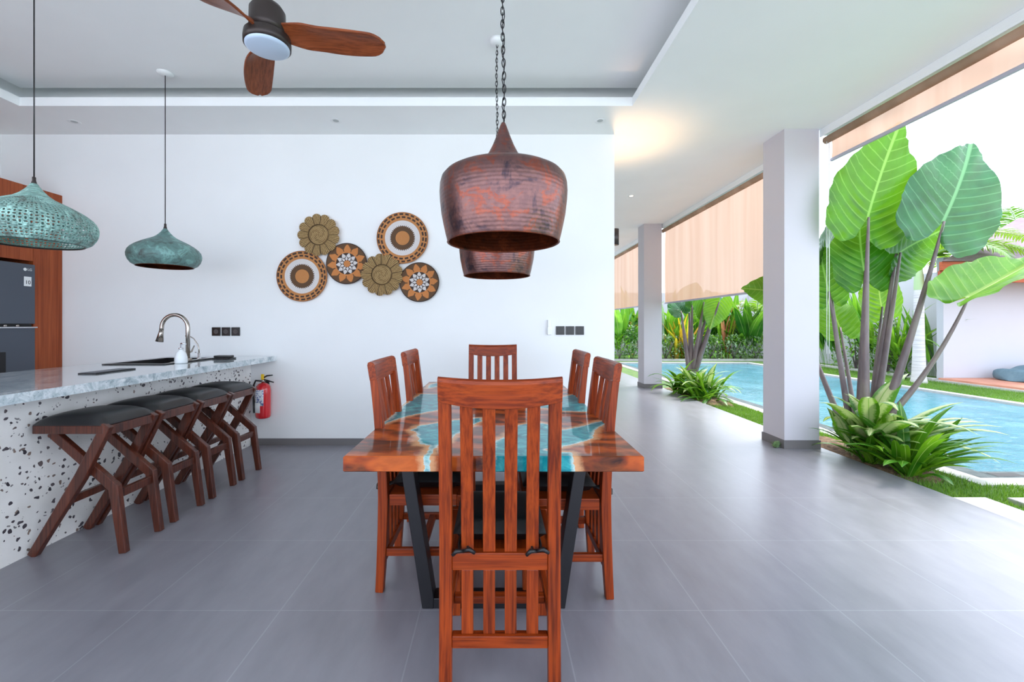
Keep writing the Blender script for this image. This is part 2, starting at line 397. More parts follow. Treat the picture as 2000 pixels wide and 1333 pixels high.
        if s.uv is None:
            bm = bmesh.new(); bm.from_mesh(me); bmesh.ops.recalc_face_normals(bm, faces=bm.faces); bm.to_mesh(me); bm.free()
        o = bpy.data.objects.new(name, me); COL.objects.link(o)
        if parent is not None: o.parent = parent
        if solid:
            m = o.modifiers.new('thickness', 'SOLIDIFY'); m.thickness = solid; m.offset = 0
        if bevel:
            m = o.modifiers.new('bevel', 'BEVEL'); m.width = bevel; m.segments = seg; m.limit_method = 'ANGLE'; m.angle_limit = R(40)
            m.harden_normals = False
        if sub:
            m = o.modifiers.new('subdivision', 'SUBSURF'); m.levels = sub; m.render_levels = sub
        if tags: tag(o, *tags)
        return o
def tag(o, label=None, cat=None, group=None, kind=None):
    if label: o['label'] = label
    if cat: o['category'] = cat
    if group: o['group'] = group
    if kind: o['kind'] = kind
    return o
def thing(name, label, cat, loc=(0, 0, 0), rz=0, group=None):
    o = bpy.data.objects.new(name, None); COL.objects.link(o); o.empty_display_size = .1
    o.location = loc; o.rotation_euler = (0, 0, rz); return tag(o, label, cat, group)
def struct(name, mb, mat, **k):
    o = mb.build(name, mat, **k); o['kind'] = 'structure'; return o
KIDS = {}
def copy_tree(o, loc=None, rz=None, label=None, parent=None, scale=None):
    c = o.copy(); COL.objects.link(c)
    if parent is not None: c.parent = parent
    if loc is not None: c.location = loc
    if rz is not None: c.rotation_euler = (0, 0, rz)
    if scale is not None: c.scale = scale
    if label: c['label'] = label
    for ch in list(o.children): copy_tree(ch, parent=c)
    return c
# ---------------------------------------------------------------- the room shell
ZC, ZU = 3.19, 3.40
struct('floor', MB().box(-5.3, 3.28, -3.2, 14.4, -.25, 0), 'floor')
struct('wall_back', MB().box(-5.3, 1.224, 4.414, 14.4, 0, 3.5), 'wall')
struct('wall_left', MB().box(-5.3, -5.07, 1.2, 4.414, 0, 3.5), 'wall')
# ceiling: soffit with the recessed tray (a lip, then a hidden cove behind it)
RX0, RX1, RY0, RY1 = -4.242, 1.224, -2.6, 3.836
LIP, COVE = .078, .13
c = MB()
c.box(-5.3, RX0, -3.2, 14.4, ZC, ZC+LIP); c.box(RX1, 3.26, -3.2, 14.4, ZC, ZC+LIP)
c.box(RX0, RX1, RY1, 4.6, ZC, ZC+LIP); c.box(RX0, RX1, -3.2, RY0, ZC, ZC+LIP)
G = .30                           # the hidden trough behind the lip
c.box(-5.3, RX0-G, -3.2, 14.4, ZC+LIP, 3.66); c.box(RX1+G, 3.26, -3.2, 14.4, ZC+LIP, 3.66)
c.box(RX0-G, RX1+G, RY1+G, 4.6, ZC+LIP, 3.66); c.box(RX0-G, RX1+G, -3.2, RY0-G, ZC+LIP, 3.66)
c.box(RX0-.09, RX1+.09, RY0-.09, RY1+.09, ZU, ZU+.03)
c.box(-5.3, 3.26, -3.2, 14.4, 3.66, 3.74)
struct('ceiling', c, 'ceil')
struct('baseboard_back', MB().box(-2.50, 1.232, 4.402, 4.414, 0, .07), 'skirt')
struct('baseboard_right', MB().box(1.224, 1.236, 4.414, 14.4, 0, .07), 'skirt')
def column(y0, front):
    o = struct('column', MB().box(2.883, 3.23, y0, y0+.34, 0, ZC), 'column')
    b = MB().box(2.873, 3.24, y0-.01, y0+.35, 0, .085).build('skirting', 'skirt', o)
    return o
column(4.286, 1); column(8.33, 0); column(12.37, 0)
struct('bounce_ground', MB().box(-30, 3.28, -30, -3.21, -.3, -.03).box(-30, -5.31, -3.21, 30, -.3, -.03), 'bounce')  # unseen pale ground, added to bounce daylight up onto the ceiling
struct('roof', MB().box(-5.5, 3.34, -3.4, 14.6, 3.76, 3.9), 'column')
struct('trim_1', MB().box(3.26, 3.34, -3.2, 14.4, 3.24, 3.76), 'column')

# ---------------------------------------------------------------- kitchen
t = thing('kitchen_counter_base', 'white terrazzo bar front with dark stone chips under the grey counter', 'counter', (-2.85, 2.3, 0))
MB().box(-.26, .345, -2.1, 2.112, 0, .866).build('terrazzo_panel', 'terrazzo', t)
ct = MB()
SX0, SX1, SY0, SY1 = -3.10, -2.66, 3.45, 4.07
ct.box(-3.288, -2.244, .1, SY0, .867, .917); ct.box(-3.288, -2.244, SY1, 4.412, .867, .917)
ct.box(-3.288, SX0, SY0, SY1, .867, .917); ct.box(SX1, -2.244, SY0, SY1, .867, .917)
tag(ct.build('countertop', 'granite'), 'polished pale grey granite slab along the bar, ending at the back wall', 'countertop')
s = thing('kitchen_sink', 'black rectangular sink sunk into the granite counter behind the tall faucet', 'sink', (-2.88, 3.76, .917))
a = MB(); x0, x1, y0, y1 = SX0+2.88, SX1+2.88, SY0-3.76, SY1-3.76
a.box(x0-.03, x1+.03, y0-.03, y0+.012, .001, .008); a.box(x0-.03, x1+.03, y1-.012, y1+.03, .001, .008)
a.box(x0-.03, x0+.012, y0+.012, y1-.012, .001, .008); a.box(x1-.012, x1+.03, y0+.012, y1-.012, .001, .008)
a.build('rim', 'black', s, bevel=.002)
a = MB(); z0 = -.19
a.box(x0+.002, x0+.012, y0+.002, y1-.002, z0, 0); a.box(x1-.012, x1-.002, y0+.002, y1-.002, z0, 0)
a.box(x0+.012, x1-.012, y0+.002, y0+.012, z0, 0); a.box(x0+.012, x1-.012, y1-.012, y1-.002, z0, 0)
a.box(x0+.002, x1-.002, y0+.002, y1-.002, z0-.01, z0); a.build('basin', 'black', s)
MB().lathe([(.0, .002), (.035, .003), (.042, .001)], 24, (0, .1, z0)).build('drain', 'steel', s)
MB().box(x1-.012, x1+.035, y0+.08, y1-.05, .009, .012).build('tap_ledge', 'steel', s)
# tall faucet
f = thing('kitchen_faucet', 'tall brushed-nickel gooseneck faucet arching over the sink', 'faucet', (-2.70, 3.78, .929))
b = MB(); b.lathe([(0, 0), (.032, 0), (.032, .008), (.026, .014), (0, .014)], 24); b.build('base_ring', 'steel', f)
pts = [(0, 0, .01), (0, 0, .28)]+[(-.115+.115*math.cos(q), 0, .28+.115*math.sin(q)) for q in [R(x) for x in range(12, 181, 12)]]+[(-.232, 0, .255)]
MB().tube(pts, .0165, 16).build('spout', 'steel', f)
MB().tube([(-.232, 0, .262), (-.236, 0, .235), (-.25, 0, .16)], [.017, .019, .030], 18).build('spray_head', 'steel', f)
MB().tube([(0, .0, .06), (.0, .045, .07), (.0, .08, .12)], [.009, .008, .005], 8).build('lever', 'steel', f)
f = thing('filter_tap', 'slim curved drinking water tap to the right of the tall faucet', 'faucet', (-2.74, 3.98, .918))
MB().lathe([(0, 0), (.018, 0), (.018, .01), (.010, .02), (.011, .055), (0, .058)], 16).build('base', 'chrome', f)
pp = [(0, 0, .05), (0, 0, .10), (-.015, 0, .14), (-.05, 0, .19), (-.085, 0, .212), (-.125, 0, .215)]
MB().tube(pp, .0055, 8).build('spout', 'steel', f)
MB().tube([(.0, .0, .05), (-.03, -.01, .066)], .005, 8).build('lever', 'chrome', f)
f = thing('soap_dispenser', 'white pump soap bottle standing before the faucet', 'soap dispenser', (-2.60, 3.56, .918))
MB().lathe([(0, 0), (.043, 0), (.047, .006), (.045, .05), (.034, .09), (.018, .105), (.016, .115), (0, .116)], 28).build('bottle', 'ceramic', f)
MB().lathe([(0, .114), (.017, .115), (.017, .128), (.006, .13), (.006, .165), (0, .166)], 16).build('pump', 'chrome', f)
MB().tube([(0, 0, .162), (.02, 0, .164), (.045, 0, .158)], [.008, .006, .004], 8).build('nozzle', 'chrome', f)
f = thing('scouring_tray', 'low black tray lying on the counter right of the sink', 'tray', (-2.52, 4.0, .918))
MB().box(-.085, .085, -.05, .05, 0, .012).build('tray', 'black', f, bevel=.004)
MB().box(-.075, .07, -.04, .04, .0125, .034).build('sponge', 'black', f, bevel=.006)
f = thing('socket_strip', 'flat dark pop-up socket cover set in the counter, nearer than the sink', 'socket', (-2.635, 2.93, .9172))
MB().box(-.06, .06, -.155, .155, 0, .008).build('frame', 'blacksteel', f, bevel=.003)
MB().box(-.05, .05, -.145, .145, .0085, .010).build('lid', 'fridge', f)

# wall of cabinets and the fridge
t = thing('tall_cabinet', 'orange-brown veneered cabinet surround built around the dark refrigerator', 'cabinet', (-5.07, 2.9, 0))
MB().box(.002, .63, 1.237, 1.512, 0, 2.56).build('side_panel', 'cab_wood', t, bevel=.002)
MB().box(.002, .60, -1.6, 1.236, 1.85, 2.56).build('carcass', 'cab_wood', t)
for y0 in (.55, -.15, -.85, -1.55):
    d = MB().box(.602, .63, y0+.003, y0+.683, 1.845, 2.558).build('door', 'cab_wood', t, bevel=.002)
for y0 in (-.25, -.93, -1.6):
    MB().box(.002, .63, y0+.003, y0+.673, 0, 1.84).build('tall_door', 'cab_wood', t, bevel=.002)
t = thing('refrigerator', 'dark grey two-door refrigerator standing in the wooden cabinet', 'refrigerator', (-5.03, 3.79, 0))
MB().box(0, .57, -.335, .325, .03, 1.79).build('body', 'blacksteel', t)
MB().box(.04, .54, -.30, .30, 0, .03).build('plinth', 'black', t)
fz = MB().box(.572, .62, -.335, .335, 1.245, 1.81).build('freezer_door', 'fridge', t, bevel=.006)
fd = MB().box(.572, .62, -.335, .335, .04, 1.215).build('fridge_door', 'fridge', t, bevel=.006)
MB().box(.572, .632, -.335, .345, 1.206, 1.217).build('chrome_handle_strip', 'chrome', fd)
MB().box(.58, .61, -.30, .31, 1.217, 1.243).build('door_gap', 'lightgap', t)
for y in (.09, .19):
    MB().lathe([(0, 0), (.016, 0), (.016, .018), (0, .018)], 14, (.605, y, 1.218)).build('hinge_cap', 'steel', t)
MB().box(.612, .624, -.20, .085, .70, .99).build('water_dispenser', 'black', fd, bevel=.003)
def text(body, size, loc, mat, parent, name, ext=.0006, rot=(R(90), 0, R(90)), bold=False):
    cu = bpy.data.curves.new(name, 'FONT'); cu.body = body; cu.size = size; cu.extrude = ext; cu.align_x = 'CENTER'; cu.align_y = 'CENTER'
    tmp = bpy.data.objects.new('tmp', cu); COL.objects.link(tmp)
    dg = bpy.context.evaluated_depsgraph_get(); me = bpy.data.meshes.new_from_object(tmp.evaluated_get(dg))
    bpy.data.objects.remove(tmp); me.materials.clear(); me.materials.append(M[mat])
    o = bpy.data.objects.new(name, me); COL.objects.link(o); o.parent = parent; o.location = loc; o.rotation_euler = rot; return o
text('LG', .032, (.6212, .285, 1.757), 'white', fz, 'lettering')
b = MB(); b.prism([(.245+.0145*math.cos(q*PI/12), 1.757+.0145*math.sin(q*PI/12)) for q in range(24)], 0, .6195, .6214); b.build('round_emblem', 'white', fz)
st = MB().box(.6195, .6212, .235, .30, 1.60, 1.69).build('sticker', 'white', fz)
text('10', .05, (.6216, .268, 1.635), 'black', st, 'sticker_number')

# bar stools
def make_stool():
    t = thing('bar_stool', '', 'stool', (0, 0, 0), 0, 'dark bar stools with black seats in front of the terrazzo bar')
    hw = .155
    # local: -x towards the counter, +x outwards ; z up
    for k, s in enumerate((-1, 1)):
        y0, y1 = (s*hw-.016, s*hw+.016)
        A = MB().strip([(-.205, 0), (.052, .42), (.195, .70)][:], 1, y0, y1, [.045, .058, .05])
        A.build('straight_leg', 'stool_wood', t, bevel=.004)
        q0, q1 = (y0-.0, y1-.0)
        sh = .033*(-s)
        B = MB().strip([(-.135, .655), (.205, .355), (.255, 0)], 1, y0+sh, y1+sh, [.048, .056, .040])
        B.build('bent_leg', 'stool_wood', t, bevel=.004)
        MB().box(-.195, .185, y0-.001, y1+.001, .655, .70).build('seat_rail', 'stool_wood', t, bevel=.004)
    MB().box(.178, .2, -hw+.016, hw-.016, .645, .695).build('cross_rail', 'stool_wood', t, bevel=.003)
    MB().box(-.195, -.173, -hw+.016, hw-.016, .655, .695).build('cross_rail', 'stool_wood', t, bevel=.003)
    MB().box(.195, .222, -hw+.05, hw-.05, .29, .335).build('stretcher', 'stool_wood', t, bevel=.003)
    MB().box(-.04, -.014, -hw+.016, hw-.016, .27, .31).build('stretcher', 'stool_wood', t, bevel=.003)
    # domed cushion
    nx = 18; ny = 16; vs = []; fs = []
    for i in range(nx+1):
        for j in range(ny+1):
            u = i/nx*2-1; v = j/ny*2-1
            h = (1-abs(u)**4)*(1-abs(v)**6)
            h = max(h, 0)**.42
            vs.append((u*.19-.002, v*.172, .702+.060*h*(1-.16*u*u-.12*v*v)))
    for i in range(nx):
        for j in range(ny):
            a = i*(ny+1)+j; fs.append((a, a+ny+1, a+ny+2, a+1))
    m = MB().add(vs, fs, True); m.box(-.192, .188, -.17, .17, .697, .703); m.build('seat_cushion', 'leather', t)
    return t
stool = make_stool()
for i, (y, lb) in enumerate([(2.46, 'dark wooden bar stool nearest the viewer, its black seat widest in view'),
                     (2.825, 'second bar stool from the front, just behind the nearest one'),
                     (3.19, 'third bar stool from the front, between the second stool and the farthest one'),
                     (3.545, 'farthest bar stool, beside the red fire extinguisher at the wall')]):
    o = stool if i == 0 else copy_tree(stool)
    o.location = (-2.27, y, 0); o['label'] = lb

# fire extinguisher
e = thing('fire_extinguisher', 'red fire extinguisher hanging on the back wall beyond the last stool', 'fire extinguisher', (-2.335, 4.33, .30))
MB().lathe([(0, 0), (.06, 0), (.068, .012), (.070, .03), (.070, .28), (.064, .315), (.045, .34), (.02, .352), (0, .353)], 32).build('cylinder', 'red', e)
MB().lathe([(0, .352), (.016, .353), (.018, .375), (.012, .39), (0, .39)], 16).build('valve', 'steel', e)
MB().tube([(0, 0, .40), (.05, -.02, .425), (.11, -.03, .432)], [.008, .008, .006], 8).build('upper_lever', 'black', e)
MB().tube([(0, 0, .385), (.06, -.02, .375), (.12, -.03, .36)], [.008, .008, .006], 8).build('lower_lever', 'black', e)
MB().tube([(-.015, -.005, .37), (-.07, -.01, .375), (-.095, 0, .33), (-.098, 0, .20), (-.09, 0, .10), (-.085, 0, .05)], [.008, .009, .009, .009, .013, .017], 10).build('hose', 'black', e)
MB().box(-.012, .014, -.022, -.002, .385, .44).build('safety_tag', 'yellow', e, bevel=.003)
def label_patch(a0, a1, z0, z1, r, name, mat):
    vs = []; fs = []; k = 14
    for i in range(k+1):
        a = R(a0+(a1-a0)*i/k); vs += [(r*math.cos(a), r*math.sin(a), z0), (r*math.cos(a), r*math.sin(a), z1)]
    for i in range(k): fs.append((2*i, 2*i+2, 2*i+3, 2*i+1))
    return MB().add(vs, fs, True).build(name, mat, e, solid=.0006)
n = NT('printed_instruction_label'); v = n.obj(scale=(1, 1, 1))
n.P(Base__Color=n.ramp(n.noise(v, 55, 2), [(.0, lin(90, 110, 170)), (.42, lin(110, 120, 170)), (.45, lin(226, 230, 236))], 'CONSTANT'), Roughness=.4); M['elabel'] = n.m
label_patch(225, 300, .13, .29, .0712, 'instruction_label', 'elabel')
label_patch(205, 275, .06, .16, .0722, 'inspection_card', 'white')
MB().box(-.02, .02, .068, .082, .2, .36).build('wall_bracket', 'black', e)

# sockets and switches on the back wall
def plate(px, py, lb, grp, kind):
    p = at(px, py, 4.414)
    o = thing('wall_socket' if kind else 'light_switch', lb, 'socket' if kind else 'switch', (p.x, 4.4125, p.z), 0, grp)
    MB().box(-.044, .044, -.009, 0, -.044, .044).build('plate', 'socket_black', o, bevel=.003)
    if kind:
        b = MB(); b.prism([(.024*math.cos(q*PI/10), .024*math.sin(q*PI/10)) for q in range(20)], 1, -.0105, -.008); b.build('socket_face', 'sockin', o)
        for dx in (-.009, .009):
            b = MB(); b.prism([(dx+.003*math.cos(q*PI/5), .003*math.sin(q*PI/5)) for q in range(10)], 1, -.0112, -.0104); b.build('pin_hole', 'black', o)
    else:
        MB().box(-.032, .032, -.012, -.008, -.032, .032).build('rocker', 'black', o, bevel=.002)
        for dx in (-.012, .012): MB().box(dx-.003, dx+.003, -.0128, -.0118, .02, .024).build('indicator', 'sockin', o)
for px, w_ in ((423, 'leftmost'), (442, 'middle'), (461, 'rightmost')):
    plate(px, 648, w_+' of the three black wall sockets above the granite counter end', 'black sockets over the counter', True)
for px, w_ in ((1094, 'leftmost'), (1113, 'middle'), (1132, 'rightmost')):
    plate(px, 646, w_+' of the three black switches on the wall right of the dining table', 'black switches beside the remote holder', False)
p = at(1073, 640, 4.41)
o = thing('remote_holder', 'white remote control in its wall cradle left of the black switches', 'remote', (p.x, 4.412, p.z))
MB().box(-.022, .022, -.03, 0, -.075, .0).build('cradle', 'white', o, bevel=.004)
MB().box(-.018, .018, -.024, -.006, -.06, .078).build('remote', 'ceramic', o, bevel=.004)

# ---------------------------------------------------------------- woven wall baskets
def disc(px, py, rpx, kind, dy, name, lb, rot, n_petal=11):
    p = at(px, py, 4.414); Rr = rpx/190.3
    NR, NA = (44, 288)
    vs = [(0, -dy-.012, 0)]; cols = []
    tan, brn, wht, org, dk = lin(196, 132, 76), lin(98, 70, 46), lin(222, 216, 214), lin(206, 132, 72), lin(64, 48, 42)
    for i in range(1, NR+1):
        for j in range(NA):
            q = i/NR; a = 2*PI*j/NA+rot; rr = q*Rr; d = -dy-.012
            if kind == 'flower':
                k = 13; ph = (a*k/2) % PI; lobe = abs(math.sin(ph))
                rr = q*Rr*(1-.13*(1-lobe**.55)*q**3) if q > .0 else rr
                if q > .48: d -= .008*lobe+.003*math.sin(a*k*5+q*5)*1.0
                if q > .48: d += .006*(q > .93)
                if q <= .48: d -= .012*(1-(q/.48)**2)+.003*math.sin(q*85+a)
                if .44 < q < .5: d += .006
            else:
                d -= .018*q**2+.0022*math.sin(q*2*PI*16)
                if q > .97: d += .006
            vs.append((rr*math.cos(a), d, rr*math.sin(a)))
    def colf(q, a):
        if kind == 'ring':
            jag = .018*math.sin(a*40)
            if q < .27: return tan
            if q < .475+jag: return brn
            if q < .68: return wht
            if .77 < q < .83 and (a*24/(2*PI)) % 1 < .68: return dk
            if .89 < q < .95 and (a*26/(2*PI)+.4) % 1 < .68: return dk
            if q > .975: return lin(160, 96, 52)
            return tan
        if kind == 'star':
            if q < .17: return org
            def tri(k, q0, q1, ph=0):
                x = abs(((a*k/(2*PI)+ph) % 1)-.5)*2     # 0 at petal axis
                tq = (q-q0)/(q1-q0)
                if not 0 <= tq <= 1: return False
                w_ = min(tq/.35, 1)*.9 if tq < .35 else .9*(1-(tq-.35)/.65)
                return x < w_
            if q < .52:
                return wht if (tri(10, .15, .36) or tri(10, .29, .53, .5)) else dk
            if q < .60: return org
            if q > .95: return dk
            x = abs(((a*n_petal/(2*PI)) % 1)-.5)*2; tq = (q-.60)/.34
            return org if x < (.86 if tq < .3 else .86*(1-(tq-.3)/.7)) else brn
        if kind == 'flower':
            s1, s2, s3 = lin(176, 146, 98), lin(126, 98, 58), lin(90, 68, 40)
            if .465 < q < .5: return s3
            if q >= .5:
                if abs(math.sin(a*6.5)) < .16: return s3
                return s2 if math.sin(a*13*5+q*5) < -.25 else s1
            return s2 if math.sin(q*85+a) < -.1 else s1
        return tan
    fs = []; fc = []
    for j in range(NA):
        fs.append((0, 1+j, 1+(j+1) % NA)); fc.append(colf(.02, 2*PI*j/NA))
    for i in range(NR-1):
        for j in range(NA):
            a0 = 1+i*NA+j; a1 = 1+i*NA+(j+1) % NA
            fs.append((a0, a0+NA, a1+NA, a1)); fc.append(colf((i+1.5)/NR, 2*PI*(j+.5)/NA))
    # back rim so that the disc has depth
    o0 = 1+(NR-1)*NA; nb = len(vs)
    for j in range(NA):
        v = vs[o0+j]; vs.append((v[0]*.97, -dy, v[2]*.97))
    for j in range(NA):
        fs.append((o0+j, nb+j, nb+(j+1) % NA, o0+(j+1) % NA)); fc.append(dk if kind == 'star' else tan)
    fs.append(tuple(range(nb, nb+NA))); fc.append(tan)
    mb = MB().add(vs, fs, True)
    o = mb.build(name, 'woven')
    me = o.data
    if True:
        ca = me.color_attributes.new('Col', 'FLOAT_COLOR', 'CORNER'); arr = []
        for pl in me.polygons: arr += list(fc[pl.index])*pl.loop_total
        ca.data.foreach_set('color', arr)
    o.location = (p.x, 4.4135, p.z)
    tag(o, lb, 'wall basket', 'woven discs on the back wall'); return o
disc(591.8, 540.4, 49.3, 'ring', .004, 'round_wall_basket', 'lower left round woven basket with white ring and brown centre band', .2)
disc(787, 466, 50, 'ring', .004, 'round_wall_basket', 'upper right round woven basket with white ring and dashed brown rim', .9)
disc(679, 516, 40, 'star', .006, 'star_wall_basket', 'star-patterned woven basket between the two straw flowers', .1)
disc(820, 552, 38.5, 'star', .006, 'star_wall_basket', 'star-patterned woven basket at the right end of the group', .35)
disc(626, 461, 41, 'flower', .036, 'flower_wall_basket', 'upper left straw flower disc with scalloped petals', .0)
disc(748, 538, 41, 'flower', .036, 'flower_wall_basket', 'lower straw flower disc between the two star-patterned baskets', .15)

# ---------------------------------------------------------------- lamps
def chain_mesh(x, y, z0, z1, phase=0):
    m = MB(); L = .034; z = z0; k = 0
    while z < z1-.5*L:
        q = k % 2; pts = []
        for i in range(10):
            a = 2*PI*i/10; h = .0075*math.cos(a); v = .0205*math.sin(a)
            wob = .004*math.sin(z*9+phase)
            pts.append((x+wob+(h if q else 0), y+(0 if q else h), z+v+L/2))
        m.tube(pts, .0024, 6, closed=True); z += L*.86; k += 1
    return m
def big_pendant(px, Y, lb, wob):
    x = (px-CX)*Y/F; z0 = 1.61
    t = thing('copper_pendant_lamp', lb, 'pendant lamp', (x, Y, 0), 0, 'hammered copper pendants over the dining table')
    prof = [(.25, 0), (.258, .03), (.267, .07), (.277, .12), (.284, .18), (.286, .22), (.284, .255), (.277, .28), (.262, .298), (.24, .31), (.2, .322), (.16, .333), (.12, .345), (.1, .356), (.085, .372), (.066, .402), (.049, .435), (.034, .472), (.022, .505), (.012, .532), (.008, .54)]
    MB().lathe([(r, z+z0) for r, z in prof], 72).build('lamp_shade', 'copper', t)
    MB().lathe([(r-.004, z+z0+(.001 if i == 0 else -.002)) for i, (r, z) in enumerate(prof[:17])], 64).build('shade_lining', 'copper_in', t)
    MB().lathe([(.250, z0), (.253, z0-.003), (.249, z0-.005), (.245, z0-.002), (.246, z0+.002)], 72).build('rolled_rim', 'copper_in', t)
    MB().tube([(0, 0, z0+.40), (0, 0, z0+.30)], .022, 14).build('lamp_holder', 'black', t)
    MB().lathe([(0, .2), (.02, .203), (.03, .22), (.03, .245), (.02, .275), (.014, .3)], 18, (0, 0, z0)).build('bulb', 'ceramic', t)
    chain_mesh(0, 0, z0+.53, 3.375, wob).build('chain', 'blacksteel', t)
    n_ = 60; MB().tube([(.006*math.sin(i*1.1+wob), .006*math.cos(i*1.1), z0+.53+(3.37-z0-.53)*i/n_) for i in range(n_+1)], .0022, 6).build('lamp_cord', 'blacksteel', t)
    MB().lathe([(0, 3.355), (.03, 3.357), (.05, 3.37), (.055, 3.399), (0, 3.3995)], 28).build('ceiling_rose', 'white', t)
big_pendant(983, 1.94, 'large hammered copper pendant lamp hanging in front, on a black chain', 0)
big_pendant(970.5, 3.257, 'farther copper pendant lamp half hidden behind the large one', 2)
def kprof(s): return [(r*s, z*s) for r, z in [(.205, 0), (.235, .018), (.254, .045), (.264, .075), (.266, .10), (.258, .13), (.24, .155), (.21, .18), (.17, .205), (.125, .228), (.085, .248), (.058, .27), (.038, .292), (.024, .312), (.014, .33)]]
def small_pendant(x, Y, z0, s, lb, holes):
    t = thing('bar_pendant_lamp', lb, 'pendant lamp', (x, Y, 0), 0, 'green patina pendants over the bar')
    pr = kprof(s)
    if not holes:
        MB().lathe([(r, z+z0) for r, z in pr], 64).build('lamp_shade', 'verdigris', t)
        MB().lathe([(r-.003, z+z0+.0005) for r, z in pr[:13]], 64).build('shade_lining', 'copper_in', t)
        MB().lathe([(pr[0][0]+.001, z0), (pr[0][0]+.002, z0-.003), (pr[0][0]-.004, z0-.002)], 64).build('rim', 'copper_in', t)
    else:
        # resample the profile, then pierce every cell
        L = [0]
        for i in range(1, len(pr)): L.append(L[-1]+math.hypot(pr[i][0]-pr[i-1][0], pr[i][1]-pr[i-1][1]))
        def rs(d):
            for i in range(1, len(pr)):
                if d <= L[i]+1e-9:
                    k = (d-L[i-1])/(L[i]-L[i-1]); return (pr[i-1][0]+(pr[i][0]-pr[i-1][0])*k, pr[i-1][1]+(pr[i][1]-pr[i-1][1])*k)
            return pr[-1]
        NRr = 26; rows = [rs(L[-1]*i/NRr) for i in range(NRr+1)]; m = MB(); NA = 84
        for i in range(NRr):
            r0, za = rows[i]; r1, zb = rows[i+1]
            for j in range(NA):
                a0 = 2*PI*j/NA; a1 = 2*PI*(j+1)/NA
                def P(u, v):
                    a = a0+(a1-a0)*u; r = r0+(r1-r0)*v; return (r*math.cos(a), r*math.sin(a), z0+za+(zb-za)*v)
                o = [P(0, 0), P(.5, 0), P(1, 0), P(1, .5), P(1, 1), P(.5, 1), P(0, 1), P(0, .5)]
                if i < 1 or i > 18 or (i+j) % 2 == 0 and i % 5 == 4:
                    m.add([o[0], o[2], o[4], o[6]], [(0, 1, 2, 3)], True)
                else:
                    if (i+j) % 2: hu, hv = .40, .22
                    else: hu, hv = .24, .40
                    hl = [P(.5+hu*math.cos(q), .5+hv*math.sin(q)) for q in [R(225+45*k) for k in range(8)]]
                    m.add(o+hl, [(k, (k+1) % 8, 8+(k+1) % 8, 8+k) for k in range(8)], True)
        m.build('lamp_shade', 'verdigris_hi', t, solid=.002)
        rr, zz = rows[0]; MB().lathe([(rr-.004, z0), (rr+.002, z0-.002), (rr+.003, z0+.006), (rr-.003, z0+.007), (rr-.004, z0)], 72).build('rim', 'bronze', t)
    top = z0+pr[-1][1]
    MB().lathe([(0, top-.02), (.013, top-.018), (.013, top+.005), (.009, top+.02), (.009, top+.04), (.003, top+.045)], 16).build('cap', 'bronze', t)
    MB().tube([(0, 0, top+.03), (0, 0, 3.39)], .0035, 8).build('lamp_cord', 'black', t)
    MB().lathe([(0, 3.375), (.045, 3.377), (.06, 3.39), (.062, 3.3995), (0, 3.3995)], 28).build('ceiling_rose', 'white', t)
    MB().tube([(0, 0, top-.02), (0, 0, top-.09)], .018, 12).build('lamp_holder', 'black', t)
    return t
small_pendant(-2.83, 3.69, 1.735, .99, 'smaller solid green patina pendant over the far end of the bar', False)
small_pendant(-2.83, 2.64, 1.735, 1.115, 'pierced green patina pendant at the left edge, over the near bar', True)

def downlight(x, y, lb, on=False):
    o = thing('recessed_downlight', lb, 'downlight', (x, y, ZC), 0, 'small round ceiling downlights')
    MB().lathe([(.028, -.001), (.05, -.004), (.052, -.001), (.052, 0), (.028, 0)], 28).build('trim_ring', 'white', o)
    MB().lathe([(0, -.0015), (.028, -.0015)], 20).build('lens', 'glow' if on else 'lensoff', o)
    return o
M['lensoff'] = simple('unlit_lens', lin(170, 176, 176), .3)
n = NT('warm_lamp_glow'); n.P(Base__Color=(1, .9, .75, 1), Emission__Color=(1, .86, .66, 1), Emission__Strength=1.2); M['glow'] = n.m
for px, py, lb in ((145, 238, 'ceiling downlight above the kitchen corner, leftmost'), (656, 236, 'ceiling downlight in front of the woven wall baskets'), (1172, 236, 'ceiling downlight near the free end of the back wall'), (1233, 383, 'lit ceiling downlight over the passage beyond the back wall')):
    Y = (ZC-CH)*F/(CY-py); downlight((px-CX)*Y/F, Y, lb, px == 1233)
# cylinder sconce on the passage side of the wall
s = thing('wall_sconce', 'dark cylinder sconce peeking past the end of the back wall', 'wall lamp', (1.224, 4.58, 2.17))
b = MB(); b.lathe([(.038, -.085), (.041, -.085), (.041, .085), (.038, .085), (.038, -.085)], 24, (.052, 0, 0)); b.build('body', 'bronze', s)
MB().box(.0, .014, -.03, .03, -.05, .05).build('wall_plate', 'bronze', s)
MB().lathe([(0, .0), (.036, .0)], 20, (.052, 0, .07)).build('upper_lens', 'glow', s)
MB().lathe([(0, .0), (.036, .0)], 20, (.052, 0, -.07)).build('lower_lens', 'glow', s)
for sg in (1, -1):
    ld = bpy.data.lights.new('sconce_light', 'SPOT'); lo = bpy.data.objects.new('sconce_light', ld); COL.objects.link(lo)
    ld.energy = 10 if sg > 0 else 6; ld.color = (1, .62, .32); ld.spot_size = R(105); ld.spot_blend = .9; ld.shadow_soft_size = .03
    lo.location = (1.276, 4.58, 2.17+sg*.10); lo.rotation_euler = (R(180) if sg > 0 else 0, 0, 0)
Y = (ZC-CH)*F/(CY-383)
for (x, y) in ((2.07, Y),):
    ld = bpy.data.lights.new('downlight_light', 'SPOT'); lo = bpy.data.objects.new('downlight_light', ld); COL.objects.link(lo)
    ld.energy = 8; ld.color = (1, .75, .5); ld.spot_size = R(95); ld.spot_blend = .8; lo.location = (x, y, ZC-.02)

